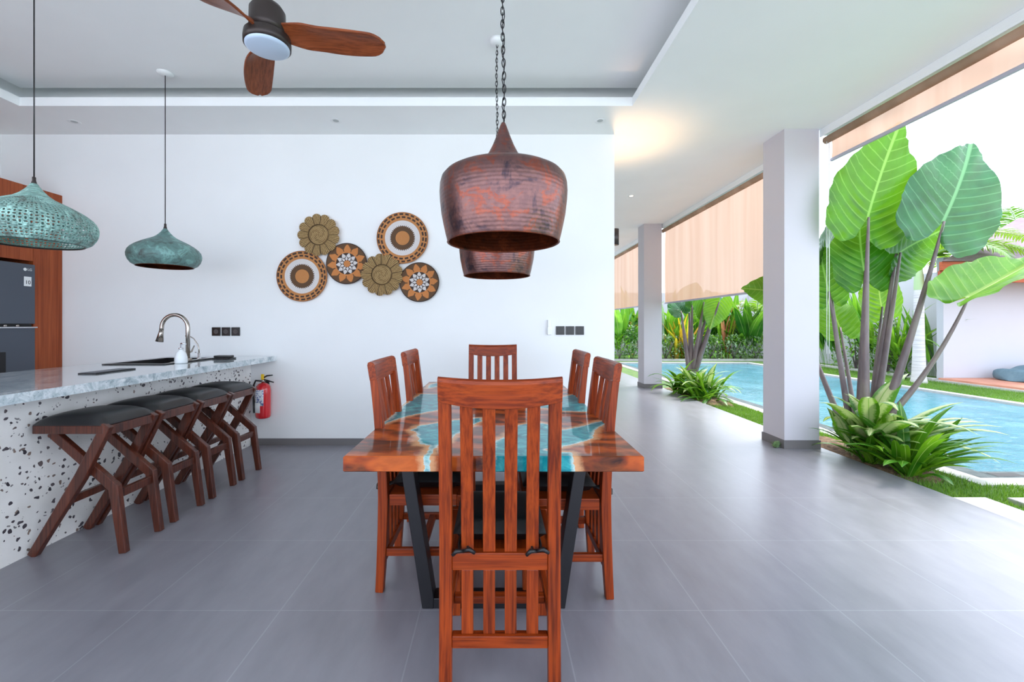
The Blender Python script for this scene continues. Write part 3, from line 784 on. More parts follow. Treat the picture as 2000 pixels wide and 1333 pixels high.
# ceiling fan
fx, fy = -1.27, 2.40
t = thing('ceiling_fan', 'three-bladed brown wooden ceiling fan with a round frosted lamp', 'ceiling fan', (fx, fy, 0))
MB().tube([(0, 0, 3.02), (0, 0, 3.37)], .014, 14).build('downrod', 'bronze', t)
MB().lathe([(0, 3.33), (.05, 3.335), (.065, 3.36), (.068, 3.399), (0, 3.3995)], 28).build('ceiling_rose', 'bronze', t)
MB().lathe([(.0, 3.03), (.03, 3.028), (.075, 3.012), (.092, 2.985), (.094, 2.90), (.094, 2.865), (0, 2.865)], 40).build('motor_housing', 'bronze', t)
MB().lathe([(0, 2.862), (.10, 2.862), (.118, 2.85), (.122, 2.82), (.121, 2.79), (.112, 2.79), (0, 2.80)], 44).build('lamp_housing', 'bronze', t)
MB().lathe([(.114, 2.795), (.113, 2.782), (.10, 2.775), (.0, 2.773)], 44).build('lamp_cover', 'frosted', t)
def blade():
    vs = []; fs = []; ns = 26; nc = 8
    for i in range(ns+1):
        s = i/ns; r = .05+s*.60
        wd = .085+.045*min(1, s/.25)+.040*math.sin(PI*min(1, max(0, (s-.1)/.95)))
        if s > .86: wd *= math.sqrt(max(.02, 1-((s-.86)/.14)**2*.97))
        pitch = R(42)*(1-min(1, s/.42))**1.5+R(13)
        cz = 2.855-.045*s+.02*(1-s)
        sweep = .02*math.sin(PI*s)
        for j in range(nc+1):
            u = j/nc-.5; y = u*wd*math.cos(pitch)+sweep; z = cz-u*wd*math.sin(pitch)+.010*(1-4*u*u)
            vs.append((r, y, z))
    for i in range(ns):
        for j in range(nc):
            a = i*(nc+1)+j; fs.append((a, a+nc+1, a+nc+2, a+1))
    return MB().add(vs, fs, True)
for k, az in enumerate((2, 122, 242)):
    b = blade().build('fan_blade', 'fan_wood', t, solid=.014, bevel=.004); b.rotation_euler = (0, 0, R(az))

# ---------------------------------------------------------------- dining table
TZ, TT = .76, .058
TX0, TX1, TY0, TY1 = -.549, .538, 1.569, 3.59
t = thing('dining_table', 'long wooden dining table with turquoise resin river top on black trapezoid legs', 'table', (0, 2.58, 0))
def cw(cx, cy):                 # point of the photo's table top (crop pixels) on the table plane
    px = 700+cx/3.704; py = 670+cy/3.704; Y = (CH-TZ)*F/(py-CY); return ((px-CX)*Y/F, Y)
polys = [
 [cw(*p) for p in [(150, 600), (230, 545), (330, 450), (450, 370), (575, 372), (700, 350), (860, 352), (1000, 400), (1120, 380), (1300, 395), (1470, 392), (1560, 372), (1640, 430), (1700, 505), (1470, 492), (1330, 470), (1180, 470), (1000, 470), (850, 430), (720, 430), (575, 487), (450, 512), (330, 540)]],
 [cw(*p) for p in [(385, 635), (440, 600), (560, 580), (700, 560), (890, 543), (890, 572), (790, 605), (740, 652), (700, 665), (640, 720), (600, 740), (575, 742), (560, 765), (535, 790), (515, 812), (492, 830), (478, 828), (500, 800), (515, 765), (520, 745), (470, 738), (440, 735), (425, 690), (435, 665)]],
 [cw(*p) for p in [(985, 860), (960, 790), (985, 722), (1060, 680), (1150, 600), (1260, 572), (1380, 590), (1480, 632), (1600, 605), (1750, 565), (1830, 572), (1780, 592), (1730, 620), (1705, 650), (1690, 692), (1600, 730), (1500, 745), (1420, 765), (1360, 775), (1450, 790), (1540, 792), (1575, 830), (1500, 860)]],
 [cw(*p) for p in [(520, 300), (575, 288), (640, 292), (640, 310), (560, 318), (500, 330)]],
]
def sd(poly, P):
    P = np.asarray(P, float); d = np.full(len(P), 1e9); inside = np.zeros(len(P), bool); k = len(poly)
    for i in range(k):
        a = np.array(poly[i]); b = np.array(poly[(i+1) % k]); ab = b-a; ap = P-a
        h = np.clip((ap@ab)/(ab@ab), 0, 1); dd = np.hypot(*(ap-h[:, None]*ab).T); d = np.minimum(d, dd)
        c1 = (a[1] > P[:, 1]) != (b[1] > P[:, 1])
        with np.errstate(divide='ignore', invalid='ignore'):
            xi = (b[0]-a[0])*(P[:, 1]-a[1])/(b[1]-a[1])+a[0]
        inside ^= c1 & (P[:, 0] < xi)
    return np.where(inside, d, -d)
NX, NY = 150, 260
xs = np.linspace(TX0, TX1, NX+1); ys = np.linspace(TY0, TY1, NY+1)
vs = []; fs = []
G = [[(x, y) for y in ys] for x in xs]
for i in range(NX+1):
    for j in range(NY+1):
        x, y = G[i][j]; vs.append((x, y-2.58, TZ))
idx = lambda i, j: i*(NY+1)+j
for i in range(NX):
    for j in range(NY): fs.append((idx(i, j), idx(i+1, j), idx(i+1, j+1), idx(i, j+1)))
loop = [idx(i, 0) for i in range(NX+1)]+[idx(NX, j) for j in range(1, NY+1)]+[idx(i, NY) for i in range(NX-1, -1, -1)]+[idx(0, j) for j in range(NY-1, 0, -1)]
prev = loop
for gz, gi in ((TZ-.004, .004), (TZ-TT+.004, .004), (TZ-TT, 0)):
    cur = []
    for q in loop:
        v = vs[q]; x = v[0]; y = v[1]
        x += gi*(1 if x > TX1-1e-6 else -1 if x < TX0+1e-6 else 0); y += gi*(1 if y > TY1-2.58-1e-6 else -1 if y < TY0-2.58+1e-6 else 0)
        cur.append(len(vs)); vs.append((x, y, gz))
    for a in range(len(loop)):
        b = (a+1) % len(loop); fs.append((prev[a], cur[a], cur[b], prev[b]))
    prev = cur
fs.append(tuple(prev))
tt = MB().add(vs, fs, False).build('tabletop', 'tabletop', t)
PP = np.array([(v[0], v[1]+2.58) for v in vs]); dd = np.max([sd(p, PP) for p in polys], axis=0)
at_r = tt.data.attributes.new('resin', 'FLOAT', 'POINT'); at_r.data.foreach_set('value', dd.astype(np.float32))
for y0 in (1.873, 3.20):
    y0 -= 2.58; b = MB(); d = .08; zt = TZ-TT
    leg = MB(); x0, x1 = -.318, .305
    pts = [(-.425, zt), (-.372, zt), (x0+.053, .05), (x1-.053, .05), (.36, zt), (.412, zt), (x1, 0), (x0, 0)]
    leg.prism([(-.425, zt), (-.372, zt), (x0+.05, .045), (x0+.05, 0), (x0, 0)], 1, y0, y0+d).build('leg', 'blacksteel', t, bevel=.003)
    MB().prism([(.412, zt), (.36, zt), (x1-.05, .045), (x1-.05, 0), (x1, 0)], 1, y0, y0+d).build('leg', 'blacksteel', t, bevel=.003)
    MB().box(x0+.05, x1-.05, y0, y0+d, 0, .045).build('foot_bar', 'blacksteel', t, bevel=.003)
    MB().box(-.372, .36, y0, y0+d, zt-.012, zt-.0005).build('mounting_plate', 'blacksteel', t)
# little box on the table
bx = thing('wooden_box', 'small wooden box with a dark diamond mark on the table behind the near chair', 'box', (.03, 2.56, TZ+.001))
MB().box(-.145, .145, -.09, .09, 0, .075).build('body', 'teak_h', bx, bevel=.003)
MB().box(-.148, .148, -.093, .093, .0755, .098).build('lid', 'teak_h', bx, bevel=.003)
MB().prism([(0, .022), (.013, .04), (0, .058), (-.013, .04)], 1, -.0925, -.0902).build('diamond_inlay', 'black', bx)

# ---------------------------------------------------------------- chairs
CW = .415
def backline(z):                 # y of the back's centre line, height z
    if z < .43: return -.018*(1-z/.43)**1.5
    k = (z-.43)/.637; return -.055*k**1.6
def make_chair():
    t = thing('dining_chair', '', 'chair', (0, 0, 0), 0, 'teak slat-back dining chairs round the table')
    zs = [0, .1, .2, .3, .43, .52, .62, .72, .82, .92, .985]
    for s in (-1, 1):
        xa, xb = (s*CW/2, s*(CW/2-.043)); xa, xb = min(xa, xb), max(xa, xb)
        MB().strip([(backline(z)+.022, z) for z in zs], 0, xa, xb, [.036, .039, .042, .044, .046, .044, .042, .04, .037, .034, .033]).build('rear_post', 'teak', t, bevel=.004)
        MB().box(xa, xb, .358, .398, 0, .40).build('front_leg', 'teak', t, bevel=.004)
        MB().box(xa+.008, xb-.008, .05, .364, .40, .452).build('side_rail', 'teak_y', t, bevel=.003)
        MB().box(xa+.010, xb-.010, .034, .366, .165, .20).build('side_stretcher', 'teak_y', t, bevel=.003)
    MB().box(-CW/2, CW/2, .365, .398, .401, .452).build('front_rail', 'teak_h', t, bevel=.003)
    MB().box(-CW/2+.034, CW/2-.034, .18, .215, .168, .196).build('cross_stretcher', 'teak_h', t, bevel=.003)
    MB().box(-CW/2+.043, CW/2-.043, .006, .042, .396, .455).build('back_seat_rail', 'teak_h', t, bevel=.003)
    MB().box(-CW/2+.043, CW/2-.043, .0, .032, .132, .174).build('lower_back_rail', 'teak_h', t, bevel=.003)
    MB().box(-CW/2+.034, CW/2-.034, .05, .364, .425, .45).build('seat_board', 'teak_y', t)
    # crest rail, bowed backwards in plan, rounded on top
    nx = 16; vs = []; fs = []
    prof = [(-.017, .982), (-.018, 1.02), (-.019, 1.05), (-.015, 1.062), (-.004, 1.067), (.010, 1.063), (.016, 1.052), (.016, 1.02), (.016, .982)]
    m = len(prof)
    for i in range(nx+1):
        x = -CW/2+CW*i/nx; u = 2*x/CW; bow = -.030*(1-u*u)
        dip = .007*(1-u*u)
        for (yy, z) in prof: vs.append((x, backline(z)+.022+yy+bow, z-dip-(.012*(1-u*u) if z < 1.0 else 0)))
    for i in range(nx):
        for j in range(m): fs.append((i*m+j, (i+1)*m+j, (i+1)*m+(j+1) % m, i*m+(j+1) % m))
    fs += [tuple(range(m)), tuple(range(nx*m, nx*m+m))[::-1]]
    MB().add(vs, fs, False).build('crest_rail', 'teak_h', t, bevel=.0015)
    for x in (-.112, -.037, .037, .112):
        u = 2*x/CW
        zz = [.455, .5, .6, .7, .8, .9, .975]
        pth = [(backline(z)+.022-.030*(1-u*u)*((z-.455)/.52)**1.2, z) for z in zz]
        MB().strip(pth, 0, x-.0215, x+.0215, .016).build('back_slat', 'teak', t, bevel=.003)
        MB().box(x-.0205, x+.0205, .010, .025, .174, .396).build('lower_slat', 'teak', t, bevel=.003)
    # seat cushion
    nx, ny = 14, 14; vs = []; fs = []
    for sgn in (1, -1):
        for i in range(nx+1):
            for j in range(ny+1):
                u = i/nx*2-1; v = j/ny*2-1
                h = max(0, (1-u**6)*(1-v**6))**.45
                vs.append((u*.165, .226+v*.168, .496+sgn*(.040*h)))
    o = (nx+1)*(ny+1)
    for k in (0, 1):
        for i in range(nx):
            for j in range(ny):
                a = k*o+i*(ny+1)+j; q = (a, a+ny+1, a+ny+2, a+1); fs.append(q if k == 0 else q[::-1])
    c = MB().add(vs, fs, True).build('seat_cushion', 'cushion', t)
    for s in (-1, 1):
        b = MB(); x = s*.125
        b.tube([(x-.012, .065, .485), (x-.016, .03, .475), (x-.014, -.0, .47), (x, -.008, .468), (x+.014, .0, .472), (x+.016, .03, .475), (x+.012, .065, .485)], .005, 6)
        b.tube([(x, -.008, .470), (x+.022, -.016, .480), (x+.04, -.014, .466)], [.006, .008, .006], 6)
        b.tube([(x, -.008, .470), (x-.022, -.016, .474), (x-.036, -.012, .458)], [.006, .008, .006], 6)
        b.build('cushion_tie', 'cushion', c)
    return t
chair = make_chair()
places = [(.0165, 1.468, 0, 'teak dining chair in the foreground, seen from behind, cut by the bottom edge'),
 (-.540, 2.19, -90, 'near left dining chair, pushed in sideways at the table nearer the viewer'),
 (-.540, 2.90, -90, 'far left dining chair, behind the near left one along the table'),
 (.522, 2.14, 90, 'near right dining chair, pushed in at the table nearest the terrace'),
 (.530, 2.82, 90, 'far right dining chair, behind the near right one along the table'),
 (-.02, 3.70, 180, 'dining chair at the far head of the table in front of the white wall')]
for i, (x, y, a, lb) in enumerate(places):
    o = chair if i == 0 else copy_tree(chair)
    o.location = (x, y, 0); o.rotation_euler = (0, 0, R(a)); o['label'] = lb

# ---------------------------------------------------------------- roller blinds
def blind(y0, y1, zb, lb, seed):
    t = thing('roller_blind', lb, 'blind', (3.30, (y0+y1)/2, 0), 0, 'sand coloured roller blinds along the terrace')
    h = (y1-y0)/2
    b = MB(); b.box(-.05, .045, -h, h, 3.13, 3.19); b.box(-.05, -.04, -h, h, 3.112, 3.135); b.build('head_rail', 'white', t, bevel=.004)
    MB().tube([(0, -h+.02, 3.075), (0, h-.02, 3.075)], .036, 20).build('roller', 'blindroll', t)
    ny = max(20, int((y1-y0)*22)); nz_ = 10; vs = []; fs = []; rnd = random.Random(seed)
    ph = [rnd.uniform(0, 6) for _ in range(4)]
    for i in range(ny+1):
        y = -h+.05+(2*h-.1)*i/ny
        for j in range(nz_+1):
            q = j/nz_; z = 3.07+(zb+.02-3.07)*q
            x = .034+.010*math.sin(y*3.1+ph[0]+q*.8)*math.sin(PI*min(1, q*1.0))+.006*math.sin(y*9+ph[1]+q*1.5)*q*(1-q)*4
            vs.append((x, y, z))
    for i in range(ny):
        for j in range(nz_):
            a = i*(nz_+1)+j; fs.append((a, a+nz_+1, a+nz_+2, a+1))
    MB().add(vs, fs, True).build('fabric', 'blind', t)
    MB().box(.022, .046, -h+.04, h-.04, zb, zb+.03).build('bottom_rail', 'railgrey', t, bevel=.004)
    for dx in (-.012, .012): MB().tube([(dx-.01, h-.06, 3.07), (dx-.01, h-.06, .95)], .003, 6).build('pull_chain', 'white', t)
M['blindroll'] = mk_blind('rolled_blind_fabric', lin(168, 140, 116), .15)
M['railgrey'] = simple('grey_bottom_rail', lin(176, 174, 186), .4)
blind(.55, 4.31, 2.857, 'mostly raised roller blind at the top right over the nearest opening', 1)
blind(4.64, 8.48, 1.64, 'half-lowered sand roller blind between the two white columns', 2)
blind(8.70, 12.36, 1.64, 'farthest half-lowered roller blind, glimpsed beyond the far column', 3)
# ---------------------------------------------------------------- the garden
GZ = -.05
PX0, PX1, PY0, PY1 = 4.20, 8.45, 3.74, 14.4
g = MB()
g.box(3.281, PX0-.16, -4, 30, -.6, GZ); g.box(PX0-.16, 30, -4, PY0-.16, -.6, GZ); g.box(PX1+.16, 30, PY0-.16, 30, -.6, GZ); g.box(PX0-.16, PX1+.16, PY1+.16, 30, -.6, GZ)
struct('garden_ground', g, 'lawn')
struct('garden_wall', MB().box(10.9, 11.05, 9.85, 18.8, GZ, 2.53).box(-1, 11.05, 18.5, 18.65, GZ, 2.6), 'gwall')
# swimming pool
t = thing('swimming_pool', 'long turquoise swimming pool beside the terrace', 'pool', ((PX0+PX1)/2, (PY0+PY1)/2, -.1))
hx, hy = (PX1-PX0)/2, (PY1-PY0)/2
b = MB(); b.box(-hx, hx, -hy, hy, -1.3, -1.2)
b.box(-hx-.1, -hx, -hy, hy, -1.3, -.0); b.box(hx, hx+.1, -hy, hy, -1.3, -.0); b.box(-hx-.1, hx+.1, -hy-.1, -hy, -1.3, 0); b.box(-hx-.1, hx+.1, hy, hy+.1, -1.3, 0)
b.build('basin', 'stone', t)
MB().box(-hx, hx, -hy, hy, -1.2, .018).build('water', 'water', t)
MB().box(-hx-.16, -hx, -hy-.16, hy+.16, 0, .062).build('stone_edge', 'stone', t, bevel=.006)
MB().box(-hx, hx+.16, -hy-.16, -hy, 0, .062).build('stone_edge', 'stone', t, bevel=.006)
MB().box(hx, hx+.16, -hy, hy+.16, 0, .062).build('pale_edge', 'paver', t, bevel=.006)
MB().box(-hx, hx, hy, hy+.16, 0, .062).build('pale_edge', 'paver', t, bevel=.006)
MB().box(-hx+.02, -hx+.26, -hy-.13, -hy-.045, .0625, .064).build('overflow_slot', 'lightgap', t)
struct('gravel_margin', MB().box(3.87, 4.04, 3.42, 15, GZ-.02, GZ+.012).box(4.04, 8.8, 3.42, 3.58, GZ-.02, GZ+.012), 'paver')
struct('garden_kerb', MB().box(9.85, 10.0, 9.7, 15.2, GZ-.02, GZ+.07).box(3.3, 10.0, 15.05, 15.2, GZ-.02, GZ+.07), 'paver')
tag(MB().box(3.282, 3.555, .6, 3.12, -.15, -.012).build('paving_slab', 'paver', bevel=.008), 'long pale paving slab against the terrace edge, lower right', 'paving slab')
tag(MB().box(3.71, 4.6, 1.6, 3.12, -.15, -.014).build('paving_slab', 'paver', bevel=.008), 'pale stepping slab set in grass at the right picture edge', 'paving slab')

def bed(name, x0, x1, y0, y1, lb):
    nx, ny = 16, 30; vs = []; fs = []
    for i in range(nx+1):
        for j in range(ny+1):
            u = i/nx*2-1; v = j/ny*2-1
            k = max(0, 1-(abs(u)**4+abs(v)**4))
            x = (x0+x1)/2+u*(x1-x0)/2; y = (y0+y1)/2+v*(y1-y0)/2
            vs.append((x, y, GZ-.01+.045*k**.5+(.018*noise.noise(Vector((x*14, y*14, 0)))+.01)*(k > 0)))
    for i in range(nx):
        for j in range(ny):
            a = i*(ny+1)+j; fs.append((a, a+ny+1, a+ny+2, a+1))
    o = MB().add(vs, fs, True).build(name, 'soil'); tag(o, lb, 'soil', None, 'stuff'); return o
bed('planting_soil', 3.29, 3.80, 3.48, 4.95, 'brown soil bed under the big leafed plants by the near column')
bed('planting_soil', 3.29, 3.84, 6.7, 8.7, 'soil bed around the plants beside the far column')

def grass(x0, x1, y0, y1, n_, h, lb, skip=None):
    rnd = random.Random(int(x0*100+y0)); m = MB(); vs = []; fs = []; uv = []
    for _ in range(n_):
        x = rnd.uniform(x0, x1); y = rnd.uniform(y0, y1)
        if skip and skip(x, y): continue
        a = rnd.uniform(0, 2*PI); hh = h*rnd.uniform(.5, 1.15); w_ = rnd.uniform(.0022, .004)
        dx, dy = (math.cos(a)*w_, math.sin(a)*w_); lx, ly = (rnd.uniform(-.5, .5)*hh, rnd.uniform(-.5, .5)*hh)
        o = len(vs); vs += [(x-dx, y-dy, GZ-.002), (x+dx, y+dy, GZ-.002), (x+lx, y+ly, GZ+hh)]; fs.append((o, o+1, o+2)); uv += [(0, 0), (1, 0), (.5, 1)]
    o = m.add(vs, fs, False, uv).build('grass', 'grassblade'); tag(o, lb, 'grass', None, 'stuff')
grass(3.285, 3.87, 1.9, 8.2, 26000, .045, 'short green grass strip between the terrace and the pool margin', lambda x, y: (y < 3.12 and (x < 3.56 or x > 3.70)) or (3.6 < y < 4.85 and x < 3.72))
grass(3.87, 5.6, 2.2, 3.42, 15000, .045, 'green grass at the near pool corner, right picture edge', lambda x, y: y < 3.13)
grass(8.61, 9.85, 6.5, 13, 20000, .05, 'green lawn strip across the pool before the wooden deck', lambda x, y: False)

# pavilion and deck
t = thing('garden_pavilion', 'white garden pavilion with an orange wooden eave across the pool', 'pavilion', (12.5, 9.65, 0))
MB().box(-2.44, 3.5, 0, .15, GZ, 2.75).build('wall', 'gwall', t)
x0, x1, y0, y1, ze = -3.25, 4.5, -.75, 3.6, 2.50
y1 = 1.8; xs_ = 2.6            # the left side of the roof runs back at a slant
def slab(a, b, z0, z1, w): return [(a[0], a[1], z0), (b[0], b[1], z0), (b[0]+w, b[1], z0), (a[0]+w, a[1], z0), (a[0], a[1], z1), (b[0], b[1], z1), (b[0]+w, b[1], z1), (a[0]+w, a[1], z1)]
BF = [(0, 3, 2, 1), (4, 5, 6, 7), (0, 1, 5, 4), (1, 2, 6, 5), (2, 3, 7, 6), (3, 0, 4, 7)]
MB().box(x0, x1, y0, y0+.06, 2.36, 2.54).add(slab((x0, y0+.06), (x0+xs_, y1), 2.36, 2.54, .09), BF).build('eave_board', 'fascia', t, bevel=.006)
MB().box(x0+.07, x1, y0+.10, y0+.16, 2.12, 2.36).add(slab((x0+.12, y0+.16), (x0+xs_+.12, y1), 2.12, 2.36, .09), BF).build('beam', 'fascia', t, bevel=.006)
MB().add([(x0+.3, y0+.16, 2.34), (x1, y0+.16, 2.34), (x1, y1, 2.34), (x0+xs_+.2, y1, 2.34), (x0+.3, y0+.16, 2.36), (x1, y0+.16, 2.36), (x1, y1, 2.36), (x0+xs_+.2, y1, 2.36)], BF).build('soffit_boards', 'fascia', t)
rf = MB(); A = (x0-.05, y0-.05, 2.545); B = (x1, y0-.05, 2.545); Cc = (x1, y1+.05, 2.545); D = (x0+xs_-.05, y1+.05, 2.545); E1 = (.3, .85, 3.85); E2 = (x1, .85, 3.85)
rf.add([A, B, Cc, D, E1, E2], [(0, 1, 5, 4), (0, 4, 3), (3, 4, 5, 2), (1, 2, 5), (0, 3, 2, 1)]); rf.build('roof', 'shingle', t)
t = thing('wooden_deck', 'reddish wooden deck in front of the pavilion wall', 'deck', (9.95, 7.6, 0))
d = MB()
for i in range(30): d.box(.0+i*.14, .134+i*.14, -2.4, 2.04, .012, .04)
d.build('deck_boards', 'deck_wood', t)
MB().box(-.012, -.0, -2.4, 2.04, GZ+.0, .04).build('deck_edge', 'deck_wood', t)
struct('trim_2', MB().box(9.86, 9.935, 5.2, 9.64, GZ, -.0), 'paver')
# slumped floor cushion
vs = []; fs = []; nu, nv = 24, 16
cb = at(1985, 737, 9.05)
for i in range(nu+1):
    for j in range(nv):
        u = i/nu; a = 2*PI*j/nv
        p_ = max(0, 1-(2*u-1)**14)**.5
        hx_ = .0+.42*p_; hz = (.10+.10*u+.015*math.sin(u*17))*p_
        sx = math.copysign(abs(math.cos(a))**.5, math.cos(a)); sz = math.copysign(abs(math.sin(a))**.6, math.sin(a))
        vs.append((-.48+1.35*u, hx_*sx, .16+hz*sz-(.16-hz)*.98))
for i in range(nu):
    for j in range(nv): fs.append((i*nv+j, i*nv+(j+1) % nv, (i+1)*nv+(j+1) % nv, (i+1)*nv+j))
fs += [tuple(range(nv)), tuple(range(nu*nv, nu*nv+nv))]
o = MB().add(vs, fs, True).build('floor_cushion', 'bluecloth'); o.location = (cb.x+.33, 9.05, .043); tag(o, 'faded blue-grey canvas lounge cushion lying on the wooden deck', 'cushion')

# ---- leaves
OUT = [(0, 1.03), (.085, .95), (.22, .81), (.36, .62), (.47, .42), (.50, .20), (.49, .0), (.44, -.16), (.34, -.27), (.22, -.31), (.11, -.26), (.04, -.14), (.006, -.02)]
def outline(k=44):
    pts = []
    n_ = len(OUT)-1
    for i in range(k+1):
        s = i/k*n_; a = min(int(s), n_-1); f = s-a
        p0 = OUT[max(a-1, 0)] if a > 0 else (-OUT[1][0], OUT[1][1]); p1 = OUT[a]; p2 = OUT[a+1]; p3 = OUT[min(a+2, n_)]
        cr = lambda q0, q1, q2, q3: .5*((2*q1)+(-q0+q2)*f+(2*q0-5*q1+4*q2-q3)*f*f+(-q0+3*q1-3*q2+q3)*f**3)
        pts.append((max(0, cr(p0[0], p1[0], p2[0], p3[0])), cr(p0[1], p1[1], p2[1], p3[1])))
    return pts
OL = outline()
def big_leaf(P, tip, nrm, L, W, mat, parent, org, droop=.25, fold=.12, quilt=.007, seed=0, name='leaf'):
    rnd = random.Random(seed); ph = rnd.uniform(0, 6)
    T = Vector(tip).normalized(); N = Vector(nrm); N = (N-T*N.dot(T)).normalized(); X = T.cross(N)
    pts = OL[:-1]+[(-x, y) for x, y in OL[::-1][:-1]]
    pts = [(x*W/L, y) for x, y in pts]; K = len(pts); NR = 16; vs = []; fs = []; uv = []
    def emit(x, y, q, k):
        xl = x*L; yl = y*L
        t = y-.42*abs(x)-.75*x*x
        z = -quilt*math.cos(2*PI*9.0*(t+1)-PI)*-1*min(1, abs(x)*8)*(1 if y > -.1 else .6)
        z += fold*abs(xl)*(1-.5*abs(x)) - droop*L*max(0, y)**2 - droop*.5*L*abs(x)**2*2
        z += .018*L*q**4*math.sin(k*2*PI/K*11+ph)
        vs.append(Vector(P)-Vector(org)+X*xl+T*yl+N*z); uv.append((x+.5, y))
    emit(0, 0, 0, 0)
    for r in range(1, NR+1):
        q = r/NR
        for k, (x, y) in enumerate(pts): 
            w_ = 1+.012*math.sin(k*1.7+ph)*(r == NR); emit(x*q*w_, y*q*w_, q, k)
    for k in range(K): fs.append((0, 1+k, 1+(k+1) % K))
    for r in range(NR-1):
        for k in range(K):
            a = 1+r*K+k; b = 1+r*K+(k+1) % K; fs.append((a, a+K, b+K, b))
    return MB().add(vs, fs, True, uv).build(name, mat, parent)
def petiole(base, P, org, r0, r1, bend, parent):
    base = Vector(base); P = Vector(P); pts = []
    mid = (base+P)/2+Vector(bend)
    for i in range(17):
        s = i/16; pts.append(base*(1-s)**2+mid*2*s*(1-s)+P*s*s-Vector(org))
    m = MB().tube(pts, [r0*(1-i/16)**1.0*1.0+r1 for i in range(17)], 12)
    return m.build('leaf_stalk', 'petiole', parent)

t = thing('elephant_ear_plant', 'giant elephant ear plant with huge ribbed leaves beside the near column', 'plant', (3.60, 4.15, GZ))
org = (3.60, 4.15, GZ)
def AL(px, py, Y, tx, ty, tdy, nrm, L, W, mat, bx, by, bY, r0=.030, bend=(0, 0, 0), droop=.25, fold=.12, seed=1):
    """px,py: stalk joint; tx,ty: where the tip points; bx,by: foot of the stalk"""
    P = at(px, py, Y); T = at(tx, ty, Y+tdy)-P
    big_leaf(P, T, nrm, L, W, mat, t, org, droop, fold, seed=seed)
    petiole(at(bx, by, bY), P+Vector((0, -.01, 0)), org, r0, .010, bend, t)
AL(1695, 425, 4.15, 1738, 262, -.05, (0, 1, .15), .86, .86, 'aloc_under', 1690, 872, 4.14, .036, (-.03, 0, .0), .10, .06, 1)
AL(1842, 433, 3.95, 1926, 258, .05, (-.15, -1, .15), .90, .80, 'aloc_top', 1707, 872, 4.12, .036, (.06, 0, .05), .14, .10, 2)
AL(1688, 530, 4.45, 1665, 400, .1, (0, 1, .3), .72, .66, 'aloc_under', 1677, 872, 4.2, .030, (0, 0, 0), .12, .05, 3)
AL(1757, 494, 4.4, 1835, 440, .15, (-.2, .9, .2), .62, .66, 'aloc_under', 1698, 872, 4.18, .03, (.02, 0, 0), .2, .1, 4)
AL(1889, 582, 3.75, 2060, 492, .30, (-.25, -.40, .88), .98, .46, 'aloc_lime', 1700, 850, 4.05, .022, (.12, 0, -.10), -.02, .85, 5)
AL(1612, 500, 4.75, 1640, 380, .2, (-.5, .8, .2), .60, .5, 'aloc_top', 1668, 872, 4.25, .024, (-.03, 0, 0), .2, .1, 6)
AL(1618, 570, 4.6, 1596, 470, .1, (-.6, -.6, .4), .58, .36, 'aloc_under', 1670, 872, 4.2, .022, (-.02, 0, 0), .2, .1, 7)
AL(1722, 600, 4.7, 1705, 520, 0, (0, 1, .2), .50, .46, 'aloc_lime', 1694, 872, 4.25, .02, (0, 0, 0), .2, .1, 8)
AL(1757, 448, 4.5, 1690, 520, .2, (.3, .5, .8), .60, .5, 'aloc_under', 1695, 872, 4.2, .028, (.0, 0, .1), .25, .3, 9)
AL(1543, 575, 5.2, 1468, 560, .1, (0, -1, .3), .50, .52, 'aloc_lime', 1662, 872, 4.3, .024, (.0, 0, -.05), .2, .2, 10)
AL(1640, 640, 4.9, 1612, 560, .2, (-.3, -.7, .5), .5, .42, 'aloc_lime', 1680, 872, 4.3, .02, (0, 0, 0), .25, .15, 11)
MB().lathe([(.10, 0), (.115, .08), (.10, .18), (.07, .3), (.0, .34)], 20).build('stem_base', 'petiole', t)

t = thing('elephant_ear_plant', 'second elephant ear plant with grey stalks rising behind the far column', 'plant', (3.66, 7.95, GZ))
org = (3.66, 7.95, GZ)
for (px, py, Y, tx, ty, nr, L, W, mt, bx, sd_) in [(1330, 608, 8.3, 1316, 590, (0, -1, .2), .35, .4, 'aloc_top', 1348, 21), (1352, 596, 8.2, 1356, 560, (0, 1, .2), .3, .3, 'aloc_under', 1349, 22), (1384, 596, 8.0, 1400, 650, (-.2, -1, .3), .42, .4, 'aloc_under', 1351, 23),
        (1375, 590, 7.9, 1395, 630, (-.2, -.8, .5), .55, .5, 'aloc_under', 1352, 24), (1400, 596, 7.9, 1434, 612, (0, -1, .3), .42, .36, 'aloc_top', 1354, 25), (1405, 590, 7.7, 1385, 640, (.3, .8, .3), .5, .45, 'aloc_lime', 1354, 26), (1346, 600, 8.4, 1362, 560, (0, -1, .3), .6, .6, 'aloc_lime', 1350, 27)]:
    P = at(px, py, Y); T = at(tx, ty, Y+.1)-P; big_leaf(P, T, nr, L, W, mt, t, org, .2, .1, seed=sd_); petiole(at(bx, 735, 7.95), P, org, .045, .012, (0, 0, 0), t)
MB().lathe([(.14, 0), (.15, .10), (.12, .26), (.08, .42), (.0, .46)], 18).build('stem_base', 'petiole', t)

